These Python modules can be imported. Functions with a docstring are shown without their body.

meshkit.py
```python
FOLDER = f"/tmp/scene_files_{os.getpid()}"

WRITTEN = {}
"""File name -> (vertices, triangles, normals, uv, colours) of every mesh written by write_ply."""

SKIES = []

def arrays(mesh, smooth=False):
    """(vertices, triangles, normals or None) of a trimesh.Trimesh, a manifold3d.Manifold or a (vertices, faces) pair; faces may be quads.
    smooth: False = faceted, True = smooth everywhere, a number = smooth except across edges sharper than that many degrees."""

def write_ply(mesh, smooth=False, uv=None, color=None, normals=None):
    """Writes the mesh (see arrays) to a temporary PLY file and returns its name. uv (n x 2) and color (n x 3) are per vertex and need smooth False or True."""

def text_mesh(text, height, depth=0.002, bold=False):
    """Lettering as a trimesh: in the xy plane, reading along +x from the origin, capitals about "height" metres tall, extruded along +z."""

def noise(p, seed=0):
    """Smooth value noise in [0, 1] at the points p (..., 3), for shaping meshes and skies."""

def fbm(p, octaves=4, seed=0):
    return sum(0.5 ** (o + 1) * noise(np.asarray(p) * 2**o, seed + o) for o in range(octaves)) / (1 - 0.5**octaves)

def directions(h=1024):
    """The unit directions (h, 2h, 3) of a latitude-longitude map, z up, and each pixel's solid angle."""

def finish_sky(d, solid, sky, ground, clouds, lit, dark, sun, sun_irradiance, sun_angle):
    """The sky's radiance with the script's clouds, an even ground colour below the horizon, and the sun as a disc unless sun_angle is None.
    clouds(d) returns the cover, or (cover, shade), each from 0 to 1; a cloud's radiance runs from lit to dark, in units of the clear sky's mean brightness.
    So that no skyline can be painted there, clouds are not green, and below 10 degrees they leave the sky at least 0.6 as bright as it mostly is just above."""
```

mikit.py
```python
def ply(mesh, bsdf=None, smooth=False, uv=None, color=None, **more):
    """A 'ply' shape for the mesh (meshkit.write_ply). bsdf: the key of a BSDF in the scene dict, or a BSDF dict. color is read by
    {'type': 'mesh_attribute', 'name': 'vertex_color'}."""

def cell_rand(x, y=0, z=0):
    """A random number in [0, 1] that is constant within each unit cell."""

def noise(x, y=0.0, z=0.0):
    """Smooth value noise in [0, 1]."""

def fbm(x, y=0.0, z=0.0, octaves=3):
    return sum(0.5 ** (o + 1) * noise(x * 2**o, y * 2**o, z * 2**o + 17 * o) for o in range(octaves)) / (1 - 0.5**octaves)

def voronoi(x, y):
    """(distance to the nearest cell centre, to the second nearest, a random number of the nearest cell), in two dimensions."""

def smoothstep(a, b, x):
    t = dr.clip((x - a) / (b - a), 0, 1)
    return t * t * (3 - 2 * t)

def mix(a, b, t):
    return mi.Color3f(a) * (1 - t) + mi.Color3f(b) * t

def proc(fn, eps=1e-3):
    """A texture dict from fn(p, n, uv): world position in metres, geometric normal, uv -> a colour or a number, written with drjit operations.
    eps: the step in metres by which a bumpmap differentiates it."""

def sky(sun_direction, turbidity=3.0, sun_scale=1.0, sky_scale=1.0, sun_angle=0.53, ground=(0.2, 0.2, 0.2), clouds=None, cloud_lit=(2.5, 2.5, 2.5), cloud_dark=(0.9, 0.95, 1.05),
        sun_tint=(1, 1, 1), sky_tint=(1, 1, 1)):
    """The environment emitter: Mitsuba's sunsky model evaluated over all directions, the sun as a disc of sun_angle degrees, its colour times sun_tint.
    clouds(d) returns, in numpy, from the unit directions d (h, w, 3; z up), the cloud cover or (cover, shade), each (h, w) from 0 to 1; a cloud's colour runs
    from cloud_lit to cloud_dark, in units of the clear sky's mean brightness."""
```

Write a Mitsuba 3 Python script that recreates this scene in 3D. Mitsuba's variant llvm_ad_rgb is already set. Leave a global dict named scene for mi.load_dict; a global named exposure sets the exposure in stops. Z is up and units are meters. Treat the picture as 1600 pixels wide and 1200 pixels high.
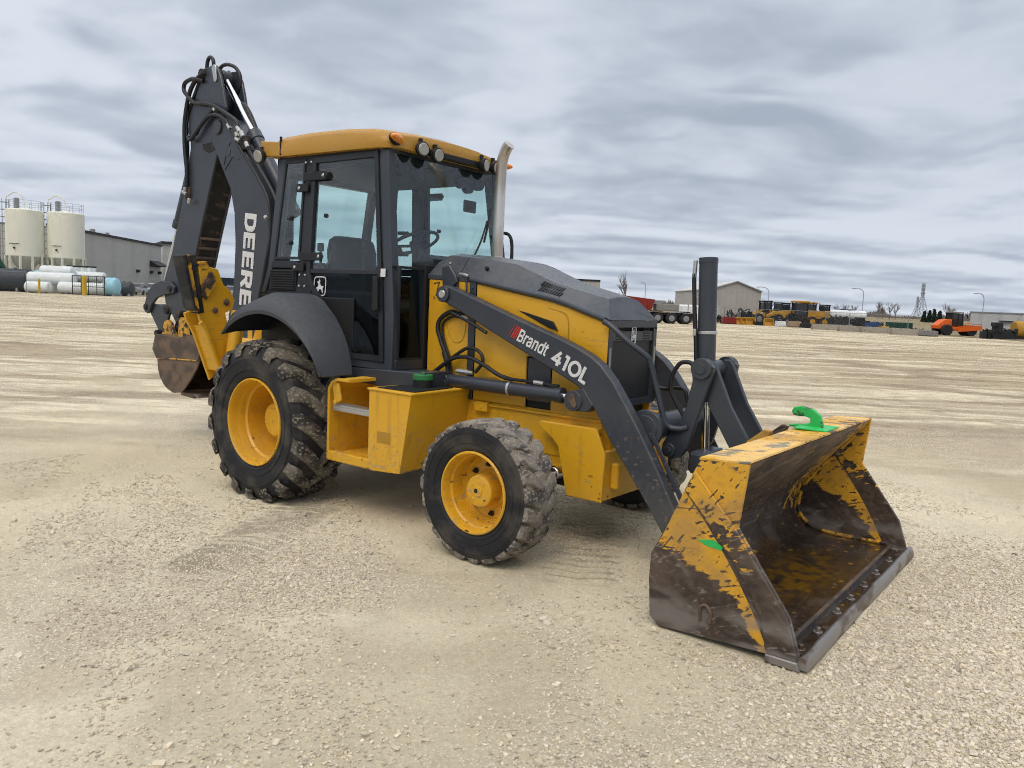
import math, random
import numpy as np, trimesh, mapbox_earcut, drjit as dr
import mitsuba as mi, mikit, meshkit
from mikit import proc, noise, fbm, voronoi, cell_rand, smoothstep, mix
from shapely.geometry import Polygon

# ------------------------------------------------------------------ camera, sky, exposure
T = mi.ScalarTransform4f
EYE = np.array([5.2822, -4.7559, 1.6457])
RIGHT = np.array([0.78993, 0.61167, 0.04332])
UP = np.array([-0.09924, 0.0578, 0.99338])
FWD = np.array([-0.60512, 0.789, -0.10636])
FOCAL = 1233.46 / 1600
exposure = 1.5

def clouds(d):
    right, fwd = np.array([0.79, 0.61, 0]), np.array([-0.61, 0.79, 0])
    z = np.maximum(d[..., 2], 0.0) + 0.11
    a, b = (d @ right) / z, (d @ fwd) / z
    warp = meshkit.fbm(np.stack([a * 1.3, b * 1.3, 0 * a + 4], -1), 4, 5) - 0.5
    big = meshkit.fbm(np.stack([a * 1.05 + 1.0 * warp, b * 1.0 + 1.3 * warp, 0 * a + 1.5], -1), 4, 11)
    fine = meshkit.fbm(np.stack([a * 3.2 + 1.6 * warp, b * 3.4 + 1.6 * warp, 0 * a + 3.5], -1), 6, 17)
    band = meshkit.fbm(np.stack([a * 0.9 + 1.6 * warp, b * 4.2 + 0.8 * warp, 0 * a + 7.0], -1), 6, 23)
    low = np.clip(1 - d[..., 2] / 0.22, 0, 1)
    s = (0.66 * big + 0.34 * fine) * (1 - 0.65 * low) + band * 0.65 * low
    s = np.clip((s - 0.36) / 0.28, 0, 1); s = s * s * (3 - 2 * s)
    east = np.clip(0.5 + 0.9 * (d @ right), 0, 1)
    tone = 1.26 - 0.46 * s - 0.15 * east * np.clip(d[..., 2] / 0.25, 0, 1)
    up = np.clip((d[..., 2] - 0.30) / 0.7, 0, 1)          # an overcast sky brightens towards the zenith
    tone = tone * (1 + 1.3 * up * up * (3 - 2 * up))
    return np.ones_like(s), 1 - np.clip((tone - DARK) / (LIT - DARK), 0, 1) ** 1.4
LIT, DARK = 2.0, 0.4

SUN = np.array([0.22, -0.60, 0.77])
scene = {"type": "scene",
         "camera": {"type": "perspective", "fov": math.degrees(2 * math.atan(0.5 / FOCAL)), "fov_axis": "x", "near_clip": 0.05, "far_clip": 9000.0,
                    "to_world": T().look_at(origin=EYE.tolist(), target=(EYE + FWD).tolist(), up=UP.tolist())},
         "sky": mikit.sky(SUN.tolist(), turbidity=4, sun_scale=0.32, sky_scale=1.6, sun_angle=30, clouds=clouds, ground=(0.30, 0.26, 0.2),
                          cloud_lit=(2.62, 2.72, 2.90), cloud_dark=(0.60, 0.72, 0.91))}
labels = {}

# ------------------------------------------------------------------ materials
def rgb(*c): return {"type": "rgb", "value": list(c)}
def px(p): return p.x, p.y, p.z
def prin(base, rough=0.5, spec=0.5, metal=0.0, coat=0.0, bump=None, two=True, **k):
    b = {"type": "principled", "base_color": rgb(*base) if isinstance(base, tuple) else proc(base),
         "roughness": rough if not callable(rough) else proc(rough), "specular": spec, "metallic": metal, **k}
    if coat: b["clearcoat"] = coat; b["clearcoat_gloss"] = 0.85
    if bump: b = {"type": "bumpmap", "bump": proc(bump[0], eps=bump[2] if len(bump) > 2 else 1e-3), "scale": bump[1], "nested": b}
    return {"type": "twosided", "bsdf": b} if two else b
def dusty(base, dust, amount=0.35, lowz=0.9, scale=3.0):
    def fn(p, n, uv):
        f = fbm(p.x * scale, p.y * scale, p.z * scale, 4)
        fine = fbm(p.x * 40, p.y * 40, p.z * 22, 3)
        up = dr.clip(n.z, 0, 1)
        t = amount * (0.25 * smoothstep(0.35, 0.7, f) + 0.9 * smoothstep(lowz, 0.0, p.z) * smoothstep(0.3, 0.65, f * 0.6 + fine * 0.4) + 0.5 * up * smoothstep(0.3, 0.7, fine))
        c = mix(base, dust, dr.clip(t, 0, 1))
        return c * (0.93 + 0.14 * f)
    return fn
YEL, RUST, GREY = (0.62, 0.335, 0.012), (0.055, 0.030, 0.018), (0.026, 0.033, 0.046)
DUST = (0.27, 0.235, 0.17)
def yellow_fn(p, n, uv):
    c = dusty(YEL, DUST, 0.26, 0.7)(p, n, uv)
    chip = smoothstep(0.735, 0.75, fbm(p.x * 30, p.y * 30, p.z * 30, 4)) * smoothstep(0.80, 0.30, p.z)
    run = smoothstep(0.62, 0.75, fbm(p.x * 30, p.y * 30, p.z * 1.6, 3)) * smoothstep(0.4, 0.6, fbm(p.x * 2, p.y * 2, p.z * 2, 2))
    splash = smoothstep(0.60, 0.66, fbm(p.x * 34, p.y * 34, p.z * 34, 4)) * smoothstep(1.0, 0.35, p.z) * smoothstep(0.42, 0.6, fbm(p.x * 4, p.y * 4, p.z * 4, 3))
    scuff = smoothstep(0.66, 0.69, fbm((p.x + p.y) * 9, 3.0, p.z * 60, 4)) * smoothstep(0.5, 0.62, fbm(p.x * 3 + 5, p.y * 3, p.z * 3, 2))
    c = mix(mix(c, DUST, 0.55 * splash), (0.40, 0.24, 0.05), 0.5 * scuff)
    return mix(mix(c, (0.24, 0.13, 0.03), 0.25 * run), RUST, chip)
M = {
 "yellow": prin(yellow_fn, 0.38, 0.5, coat=0.25),
 "roof_yellow": prin(dusty((0.40, 0.205, 0.014), DUST, 0.10, 0.0), 0.42, 0.45),
 "dark_paint": prin(dusty(GREY, (0.16, 0.15, 0.13), 0.14, 0.9), 0.36, 0.5, coat=0.2),
 "worn_dark": prin(lambda p, n, uv: mix(dusty(GREY, (0.16, 0.15, 0.13), 0.3, 1.4)(p, n, uv), (0.17, 0.13, 0.10), 0.7 * smoothstep(0.68, 0.72, fbm(p.x * 42, p.y * 42, p.z * 42, 4)) * smoothstep(1.05, 0.6, p.z)), 0.45, 0.5),
 "plate_yellow": prin((0.36, 0.20, 0.02), 0.5, 0.4),
 "hood_paint": prin(dusty((0.040, 0.048, 0.064), (0.16, 0.15, 0.13), 0.16, 0.0), 0.33, 0.5, coat=0.25),
 "fender_plastic": prin(dusty((0.036, 0.042, 0.053), (0.2, 0.18, 0.15), 0.16, 0.9), 0.55, 0.4),
 "cab_black": prin(dusty((0.013, 0.016, 0.022), (0.12, 0.11, 0.095), 0.12, 0.7), 0.45, 0.4),
 "black": prin((0.010, 0.011, 0.013), 0.55, 0.35),
 "hose_rubber": prin((0.012, 0.013, 0.016), 0.42, 0.45),
 "interior": prin((0.018, 0.021, 0.024), 0.7, 0.25),
 "steel_dark": prin(lambda p, n, uv: mix((0.012, 0.011, 0.011), (0.07, 0.05, 0.035), smoothstep(0.5, 0.7, fbm(p.x * 14, p.y * 14, p.z * 14, 4))), 0.6, 0.4),
 "chrome": prin((0.78, 0.79, 0.80), 0.12, 0.5, metal=1.0),
 "zinc": prin((0.55, 0.55, 0.53), 0.35, 0.5, metal=0.9),
 "exhaust_steel": prin(lambda p, n, uv: mix((0.66, 0.64, 0.62), (0.46, 0.41, 0.36), smoothstep(0.4, 0.7, fbm(p.x * 9, p.y * 9, p.z * 3, 4))), 0.32, 0.5, metal=0.85),
 "white_print": prin((0.62, 0.63, 0.64), 0.5, 0.3),
 "red_print": prin((0.50, 0.035, 0.025), 0.45, 0.4),
 "black_print": prin((0.012, 0.012, 0.012), 0.6, 0.3),
 "green_paint": prin(lambda p, n, uv: mix((0.02, 0.42, 0.09), (0.03, 0.10, 0.03), smoothstep(0.60, 0.66, fbm(p.x * 22, p.y * 22, p.z * 22, 4))), 0.4, 0.5),
 "green_cap": prin((0.02, 0.16, 0.045), 0.5, 0.4),
 "amber": prin((0.75, 0.22, 0.015), 0.15, 0.6, coat=0.5),
 "lamp_glass": prin((0.27, 0.27, 0.255), 0.12, 0.7, coat=0.8),
 "grille_mesh": prin(lambda p, n, uv: mi.Color3f(0.022, 0.025, 0.030) * (0.35 + 0.65 * smoothstep(-0.2, 0.6, dr.sin(p.y * 420) * dr.sin(p.z * 420))), 0.5, 0.4),
 "rubber": prin(lambda p, n, uv: mix((0.012, 0.013, 0.016), (0.12, 0.105, 0.085), 0.38 * smoothstep(0.40, 0.75, fbm(p.x * 7, p.y * 7, p.z * 7, 5))), 0.62, 0.35,
                bump=(lambda p, n, uv: fbm(p.x * 60, p.y * 60, p.z * 60, 3), 0.002)),
 "tread_rubber": prin(lambda p, n, uv: mix(mix((0.032, 0.031, 0.031), (0.17, 0.155, 0.128), 0.75 * smoothstep(0.36, 0.62, fbm(p.x * 8, p.y * 8, p.z * 8, 5))), (0.30, 0.26, 0.2), 0.55 * smoothstep(0.60, 0.70, noise(p.x * 60, p.y * 60, p.z * 60))), 0.8, 0.25,
                bump=(lambda p, n, uv: fbm(p.x * 45, p.y * 45, p.z * 45, 4), 0.006)),
 "front_tread": prin(lambda p, n, uv: mix(mix((0.075, 0.073, 0.072), (0.21, 0.19, 0.165), smoothstep(0.32, 0.62, fbm(p.x * 12, p.y * 12, p.z * 12, 5))), (0.34, 0.30, 0.24), 0.6 * smoothstep(0.60, 0.70, noise(p.x * 70, p.y * 70, p.z * 70))), 0.85, 0.2,
                bump=(lambda p, n, uv: fbm(p.x * 50, p.y * 50, p.z * 50, 4), 0.006)),
 "tread_groove": prin(lambda p, n, uv: mix((0.09, 0.078, 0.06), (0.24, 0.20, 0.15), smoothstep(0.35, 0.65, fbm(p.x * 14, p.y * 14, p.z * 14, 4))), 0.95, 0.1),
 "window": {"type": "thindielectric", "int_ior": 1.5, "specular_transmittance": rgb(0.74, 0.90, 0.88)},
 "dark_window": {"type": "thindielectric", "int_ior": 1.3, "specular_transmittance": rgb(0.42, 0.54, 0.55), "specular_reflectance": rgb(0.35, 0.36, 0.38)},
}
def bucket_base(p, yellow):
    f = fbm(p.x * 6, p.y * 6, p.z * 6, 4); g = fbm(p.x * 40, p.y * 40, p.z * 40, 3)
    st = fbm((p.x + p.z) * 30, p.y * 4, (p.x - p.z) * 3, 3)
    steel = mix((0.030, 0.021, 0.017), (0.082, 0.058, 0.043), smoothstep(0.3, 0.7, f * 0.6 + g * 0.4))
    steel = mix(steel, (0.17, 0.15, 0.135), 0.4 * smoothstep(0.56, 0.72, st) * smoothstep(0.45, 0.65, f))
    ye = mix(mi.Color3f(0.58, 0.31, 0.02), (0.42, 0.235, 0.05), smoothstep(0.45, 0.7, f))
    ln = smoothstep(0.022, 0.004, dr.abs(fbm((p.x + 0.5 * p.z) * 2.2, p.y * 2.2, (p.z - 0.5 * p.x) * 13, 4) - 0.5)) * smoothstep(0.45, 0.7, g)
    steel = mix(steel, (0.24, 0.215, 0.19), 0.55 * ln)
    y = dr.clip(yellow, 0, 1)
    ye = mix(ye, (0.30, 0.15, 0.03), 0.55 * smoothstep(0.995, 0.80, y) + 0.25 * smoothstep(0.55, 0.72, g) + 0.35 * ln)
    return mix(steel, ye, smoothstep(0.25, 0.75, y))
def scratches(p, a):
    return smoothstep(0.585, 0.61, fbm(p.x * 9 + 3 * a, p.y * 9, p.z * 9, 5)) + smoothstep(0.70, 0.73, fbm((p.x + p.z) * 26, p.y * 26, (p.z - p.x) * 5 + a, 3))
def bucket_side(p, n, uv):
    xc = 4.12 - 0.42 * p.z - 0.34 * p.z * p.z
    d = p.x - xc
    w = fbm(p.x * 24, p.y * 24, p.z * 24, 5) - 0.5; big = fbm(p.x * 5 + 2, p.y, p.z * 5, 3)
    s1 = fbm((p.x + 0.35 * p.z) * 16 + 0.8 * w, 0.5, (p.z - 0.35 * p.x) * 38 + 0.8 * w, 5); s2 = fbm((p.x + 1.5 * p.z) * 9, 2.5, (p.z * 0.7 - p.x) * 42, 4)
    e = dr.minimum(dr.minimum(0.410 - 0.36 * (p.x - 3.559), 0.305 - 0.62 * (p.x - 3.826)), 0.240 - 1.75 * (p.x - 3.938))
    left = smoothstep(-0.014, 0.020, p.z - e + w * 0.10 + (s1 - 0.5) * 0.16)
    left = left * (1 - smoothstep(0.635, 0.665, s1) * smoothstep(0.44, 0.52, big)) * (1 - 0.9 * smoothstep(0.665, 0.68, s2)) * (1 - smoothstep(0.04, 0.02, dr.abs(fbm((p.x + 0.2 * p.z) * 3, 1, (p.z - 0.2 * p.x) * 16, 3) - 0.5)) * smoothstep(0.55, 0.7, noise(p.x * 7, 3, p.z * 20)))
    right = smoothstep(-0.01, 0.030, p.z - 0.535 + w * 0.30 + (s1 - 0.5) * 0.45) * smoothstep(0.010, 0.03, d + w * 0.05 + (s1 - 0.5) * 0.06)
    right = right * (1 - smoothstep(0.655, 0.67, s2)) * (1 - smoothstep(0.60, 0.615, s1) * smoothstep(0.52, 0.58, big)) * (1 - smoothstep(0.66, 0.675, fbm(p.x * 12 + 3, 2, p.z * 12, 5)))
    c = bucket_base(p, dr.select(d < 0.004, left, right))
    scrape = smoothstep(0.14, 0.03, p.z - 0.03 - 0.12 * fbm(p.x * 5, 3, p.z * 5, 3)) * smoothstep(0.3, 0.6, fbm(p.x * 7, 1, p.z * 12, 3))
    return mix(c, (0.20, 0.188, 0.175), 0.6 * scrape)
def bucket_in(p, n, uv):
    far = smoothstep(0.6, 1.13, p.y) * smoothstep(0.10, 0.45, p.z)
    fl = smoothstep(0.10, 0.05, p.z) * smoothstep(0.85, 0.2, dr.sqrt(dr.square((p.x - 3.86) * 3.2) + dr.square(p.y - 0.05)))
    w = fbm(p.x * 20, p.y * 20, p.z * 20, 5) - 0.5
    c = bucket_base(p, 0.85 * smoothstep(0.22, 0.40, far * 0.75 + w * 1.5) * smoothstep(0.66, 0.60, fbm(p.x * 17 + 4, p.y * 17, p.z * 26, 5)) * smoothstep(0.36, 0.42, fbm(p.x * 30, p.y * 30, p.z * 30, 3)))
    c = mix(c, (0.20, 0.105, 0.012), fl * smoothstep(-0.12, 0.2, w + 0.1))
    lips = smoothstep(0.35, 0.85, p.z) * smoothstep(0.35, 0.65, fbm((p.x + p.z) * 12, p.y * 5, 0.0, 3))
    c = mix(c, (0.17, 0.115, 0.07), 0.6 * lips)
    wet = smoothstep(0.30, 0.10, p.z + 0.2 * w)
    return c * (1 - 0.45 * wet)
M["bucket_side"] = prin(bucket_side, 0.5, 0.5, bump=(lambda p, n, uv: fbm(p.x * 25, p.y * 25, p.z * 25, 3), 0.003))
M["bucket_inner"] = prin(bucket_in, lambda p, n, uv: 0.18 + 0.42 * smoothstep(0.07, 0.25, p.z + 0.15 * (fbm(p.x * 5, p.y * 5, p.z, 3) - 0.5)), 0.6)
M["bucket_top"] = prin(lambda p, n, uv: bucket_base(p, 1 - dr.clip(0.6 * scratches(p, 1.7) + smoothstep(0.70, 0.74, fbm(p.y * 30, p.x * 4, 1, 3)), 0, 1)) * 1.0 + mi.Color3f(0.12, 0.13, 0.10) * smoothstep(0.35, 0.6, fbm(p.x * 4, p.y * 4, 5, 3)), 0.5, 0.5)
M["bar_steel"] = prin(lambda p, n, uv: mix((0.26, 0.245, 0.235), (0.12, 0.09, 0.07), smoothstep(0.45, 0.66, fbm(p.x * 10, p.y * 6, p.z * 10, 4))), 0.38, 0.5, metal=0.5)
M["rusty_steel"] = prin(lambda p, n, uv: mix((0.055, 0.040, 0.032), (0.13, 0.085, 0.055), smoothstep(0.35, 0.65, fbm(p.x * 9, p.y * 9, p.z * 9, 5))), 0.55, 0.5)
M["rusty_yellow"] = prin(lambda p, n, uv: bucket_base(p, smoothstep(0.62, 0.45, fbm(p.x * 14, p.y * 14, p.z * 14, 4))), 0.5, 0.4)
# the yard
def ground_col(p, n, uv):
    d = dr.sqrt(dr.square(p.x - 3) + dr.square(p.y + 2))
    a = (p.x * 0.79 + p.y * 0.61); b = (-p.x * 0.61 + p.y * 0.79)
    f = fbm(p.x * 0.5, p.y * 0.5, 1, 4)
    streak = fbm(a * 0.05 + 3, b * 0.55, 2, 4); fine = fbm(a * 0.30, b * 2.6, 4, 5)
    far = smoothstep(4.5, 10, d)
    c = mix((0.405, 0.362, 0.260), (0.49, 0.444, 0.332), smoothstep(0.3, 0.7, f))
    c = mix(c, (0.285, 0.235, 0.165), far * 0.85 * smoothstep(0.485, 0.60, streak * 0.45 + fine * 0.55))
    c = mix(c, (0.53, 0.47, 0.355), far * 0.5 * smoothstep(0.46, 0.36, streak * 0.5 + fine * 0.5))
    for k, (ang, ca, cb) in enumerate(((0.10, 0.10, 0.75), (-0.13, 0.14, 0.55), (0.0, 0.5, 2.2))):      # long thin dark lines painting the shade of wheel ruts and graded ridges
        u = a * math.cos(ang) + b * math.sin(ang); v = b * math.cos(ang) - a * math.sin(ang)
        line = smoothstep(0.11, 0.02, dr.abs(noise(u * ca + 7 * k, v * cb, 3 + k) - 0.5)) * smoothstep(0.35, 0.55, noise(u * 0.3 + k, v * 1.2, 9))
        c = mix(c, (0.215, 0.172, 0.12), far * (0.85 if k < 2 else 0.5) * line)
    gr = fbm(a * 6, b * 14, 8, 4)
    c = c * (1 + far * 0.7 * (gr - 0.5))
    damp = smoothstep(0.58, 0.72, fbm(p.x * 1.3 + 5, p.y * 1.3, 7, 5))
    c = mix(c, (0.33, 0.28, 0.20), 0.5 * damp)
    for (ax, ay, bx_, by, w) in ((1.20, -2.42, 0.45, -0.88, 0.5), (2.0, 0.70, 2.92, -0.98, 0.46)):      # tyre prints: churned soil, plus ridge shading painted as dark stripes into the colour
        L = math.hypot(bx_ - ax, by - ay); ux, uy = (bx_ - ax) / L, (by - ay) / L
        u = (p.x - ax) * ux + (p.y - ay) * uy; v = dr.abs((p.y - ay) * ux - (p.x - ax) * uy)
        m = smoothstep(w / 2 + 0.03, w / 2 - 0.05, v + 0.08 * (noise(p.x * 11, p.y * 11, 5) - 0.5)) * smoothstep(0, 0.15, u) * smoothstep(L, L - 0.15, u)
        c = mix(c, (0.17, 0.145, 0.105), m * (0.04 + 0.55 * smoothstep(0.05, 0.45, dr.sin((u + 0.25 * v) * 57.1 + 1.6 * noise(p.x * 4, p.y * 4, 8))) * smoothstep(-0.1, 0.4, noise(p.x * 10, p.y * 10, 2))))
    v1, v2, vr = voronoi(p.x * 85, p.y * 85)
    near = smoothstep(18, 7, d)
    pat = smoothstep(0.42, 0.60, fbm((p.x * 0.9 - p.y * 0.44) * 0.55 + 2, (p.x * 0.44 + p.y * 0.9) * 1.5, 3, 5))
    peb = smoothstep(0.50, 0.36, v1) * smoothstep(0.62, 0.74, vr + 0.34 * pat) * (0.35 + 0.65 * pat)
    c = mix(c, mix((0.37, 0.325, 0.245), (0.72, 0.66, 0.54), cell_rand(vr * 999)), near * 0.75 * peb)
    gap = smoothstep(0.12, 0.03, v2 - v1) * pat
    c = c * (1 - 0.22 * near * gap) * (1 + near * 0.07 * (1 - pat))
    g = noise(p.x * 240, p.y * 240, 0); g2 = noise(p.x * 60, p.y * 60, 4)
    return c * (0.80 + 0.24 * g + 0.16 * g2)
def ground_bump(p, n, uv):
    v1, v2, vr = voronoi(p.x * 85, p.y * 85)
    a = (p.x * 0.79 + p.y * 0.61); b = (-p.x * 0.61 + p.y * 0.79)
    return 0.12 * (1 - dr.minimum(v1, 1)) * smoothstep(0.5, 0.8, vr) + 0.28 * fbm(p.x * 55, p.y * 55, 1, 4) + 0.9 * fbm(a * 1.2, b * 4, 2, 4)
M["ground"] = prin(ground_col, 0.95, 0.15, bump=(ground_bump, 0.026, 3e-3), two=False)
M["gravel"] = {"type": "twosided", "bsdf": {"type": "diffuse", "reflectance": {"type": "mesh_attribute", "name": "vertex_color"}}}
# background
def ribs(base, pitch, depth):
    return lambda p, n, uv: mi.Color3f(base) * (1 - depth * smoothstep(0.55, 0.9, dr.sin((p.x * 1.0 + p.y * 0.8) * 6.2832 / pitch))) * (0.93 + 0.14 * fbm(p.x * 0.5, p.y * 0.5, p.z * 0.7, 3))
def flat(base, rough=0.6, var=0.2, s=1.5):
    return prin(lambda p, n, uv: mi.Color3f(base) * (1 - var / 2 + var * fbm(p.x * s, p.y * s, p.z * s, 3)), rough, 0.3)
M.update({
 "wall_grey": prin(ribs((0.42, 0.415, 0.39), 0.9, 0.07), 0.6, 0.3),
 "wall_tan": prin(ribs((0.41, 0.39, 0.355), 1.2, 0.06), 0.6, 0.3),
 "wall_white": prin(ribs((0.42, 0.43, 0.44), 3.0, 0.12), 0.6, 0.3),
 "wall_navy": flat((0.02, 0.028, 0.045)),
 "roof_pale": flat((0.42, 0.42, 0.42)), "trim_dark": flat((0.03, 0.032, 0.036)),
 "silo_white": prin(lambda p, n, uv: mi.Color3f(0.68, 0.68, 0.585) * (0.95 + 0.1 * fbm(p.x * 1.2, p.y * 1.2, p.z * 0.3, 3)), 0.5, 0.35),
 "white_plastic": flat((0.64, 0.68, 0.68), 0.5, 0.3), "blue_plastic": flat((0.30, 0.55, 0.66), 0.45), "dark_plastic": flat((0.035, 0.043, 0.052), 0.5),
 "galvanised": flat((0.22, 0.235, 0.25), 0.45), "bollard_yellow": flat((0.50, 0.33, 0.03)), "green_tarp": flat((0.01, 0.05, 0.035)),
 "car_silver": prin((0.30, 0.31, 0.33), 0.25, 0.5, coat=0.6), "car_glass": prin((0.02, 0.025, 0.03), 0.1, 0.6),
 "machine_yellow": flat((0.40, 0.215, 0.03), 0.5, 0.7), "machine_dark": flat((0.018, 0.019, 0.022), 0.5, 0.3), "machine_orange": flat((0.62, 0.11, 0.015), 0.45, 0.2),
 "machine_red": flat((0.20, 0.02, 0.015), 0.5, 0.35), "machine_grey": flat((0.20, 0.20, 0.19), 0.5, 0.3), "machine_blue": flat((0.02, 0.05, 0.14), 0.5, 0.3),
 "far_rubber": flat((0.022, 0.022, 0.023), 0.8, 0.5), "tan_block": flat((0.33, 0.25, 0.16), 0.8, 0.3), "concrete": flat((0.26, 0.23, 0.19), 0.9, 0.4, 0.7),
 "bark": flat((0.17, 0.15, 0.14), 0.9), "needles": flat((0.018, 0.030, 0.018), 0.9, 0.6), "lattice_steel": flat((0.27, 0.29, 0.33), 0.6),
 "field_grass": prin(lambda p, n, uv: mix((0.11, 0.095, 0.06), (0.20, 0.17, 0.11), fbm(p.x * 0.05, p.y * 0.05, 1, 4)), 0.95, 0.1, two=False),
})
scene.update({"mat_" + k: v for k, v in M.items()})

# ------------------------------------------------------------------ mesh helpers
def solid(v, f):
    m = trimesh.Trimesh(np.asarray(v, float), np.asarray(f, int), process=False)
    if m.volume < 0: m.invert()
    return m
def join(*ms):
    return trimesh.util.concatenate([m for g in ms for m in (g if isinstance(g, (list, tuple)) else [g])])
def ccw(p):
    p = np.asarray(p, float)
    a = np.sum(p[:, 0] * np.roll(p[:, 1], -1) - np.roll(p[:, 0], -1) * p[:, 1])
    return p if a > 0 else p[::-1]
def inset(p, d):
    """Mitred inset of a counter-clockwise polygon, same vertices."""
    a, b = p - np.roll(p, 1, 0), np.roll(p, -1, 0) - p
    na = np.stack([-a[:, 1], a[:, 0]], 1) / np.maximum(np.linalg.norm(a, axis=1), 1e-9)[:, None]
    nb = np.stack([-b[:, 1], b[:, 0]], 1) / np.maximum(np.linalg.norm(b, axis=1), 1e-9)[:, None]
    s = na + nb
    return p + d * s / np.maximum((s * na).sum(1), 0.35)[:, None]
AX = {"y": (0, 2, 1), "x": (1, 2, 0), "z": (0, 1, 2)}
def ext(poly, t0, t1, b=0.004, axis="y"):
    """Extruded polygon with bevelled rims; poly in the two other axes (x,z for y; y,z for x; x,y for z)."""
    p = ccw(poly); n = len(p)
    t0, t1 = min(t0, t1), max(t0, t1)
    b = min(b, (t1 - t0) * 0.4)
    q = inset(p, b) if b > 0 else p
    rings = [(q, t0), (p, t0 + b), (p, t1 - b), (q, t1)] if b > 0 else [(p, t0), (p, t1)]
    i, j, k = AX[axis]
    V = []
    for r, t in rings:
        w = np.zeros((n, 3)); w[:, i], w[:, j], w[:, k] = r[:, 0], r[:, 1], t
        V.append(w)
    tri = np.asarray(mapbox_earcut.triangulate_float64(np.ascontiguousarray(q), np.array([n], np.uint32))).reshape(-1, 3).astype(int)
    F = [tri[:, ::-1]]
    ar = np.arange(n); nx = (ar + 1) % n
    for r in range(len(rings) - 1):
        o = r * n
        F += [np.stack([o + ar, o + nx, o + n + nx], 1), np.stack([o + ar, o + n + nx, o + n + ar], 1)]
    F.append(tri + (len(rings) - 1) * n)
    return solid(np.vstack(V), np.vstack(F))
def ring(poly, w, t0, t1, axis="y"):
    """A frame: the polygon's outline, w wide."""
    p = ccw(poly); n = len(p); q = inset(p, w)
    i, j, k = AX[axis]; V = []
    for r, t in ((p, t0), (p, t1), (q, t1), (q, t0)):
        v = np.zeros((n, 3)); v[:, i], v[:, j], v[:, k] = r[:, 0], r[:, 1], t
        V.append(v)
    ar = np.arange(n); nx = (ar + 1) % n; F = []
    for r in range(4):
        o, s = r * n, ((r + 1) % 4) * n
        F += [np.stack([o + ar, o + nx, s + nx], 1), np.stack([o + ar, s + nx, s + ar], 1)]
    return solid(np.vstack(V), np.vstack(F))
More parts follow.
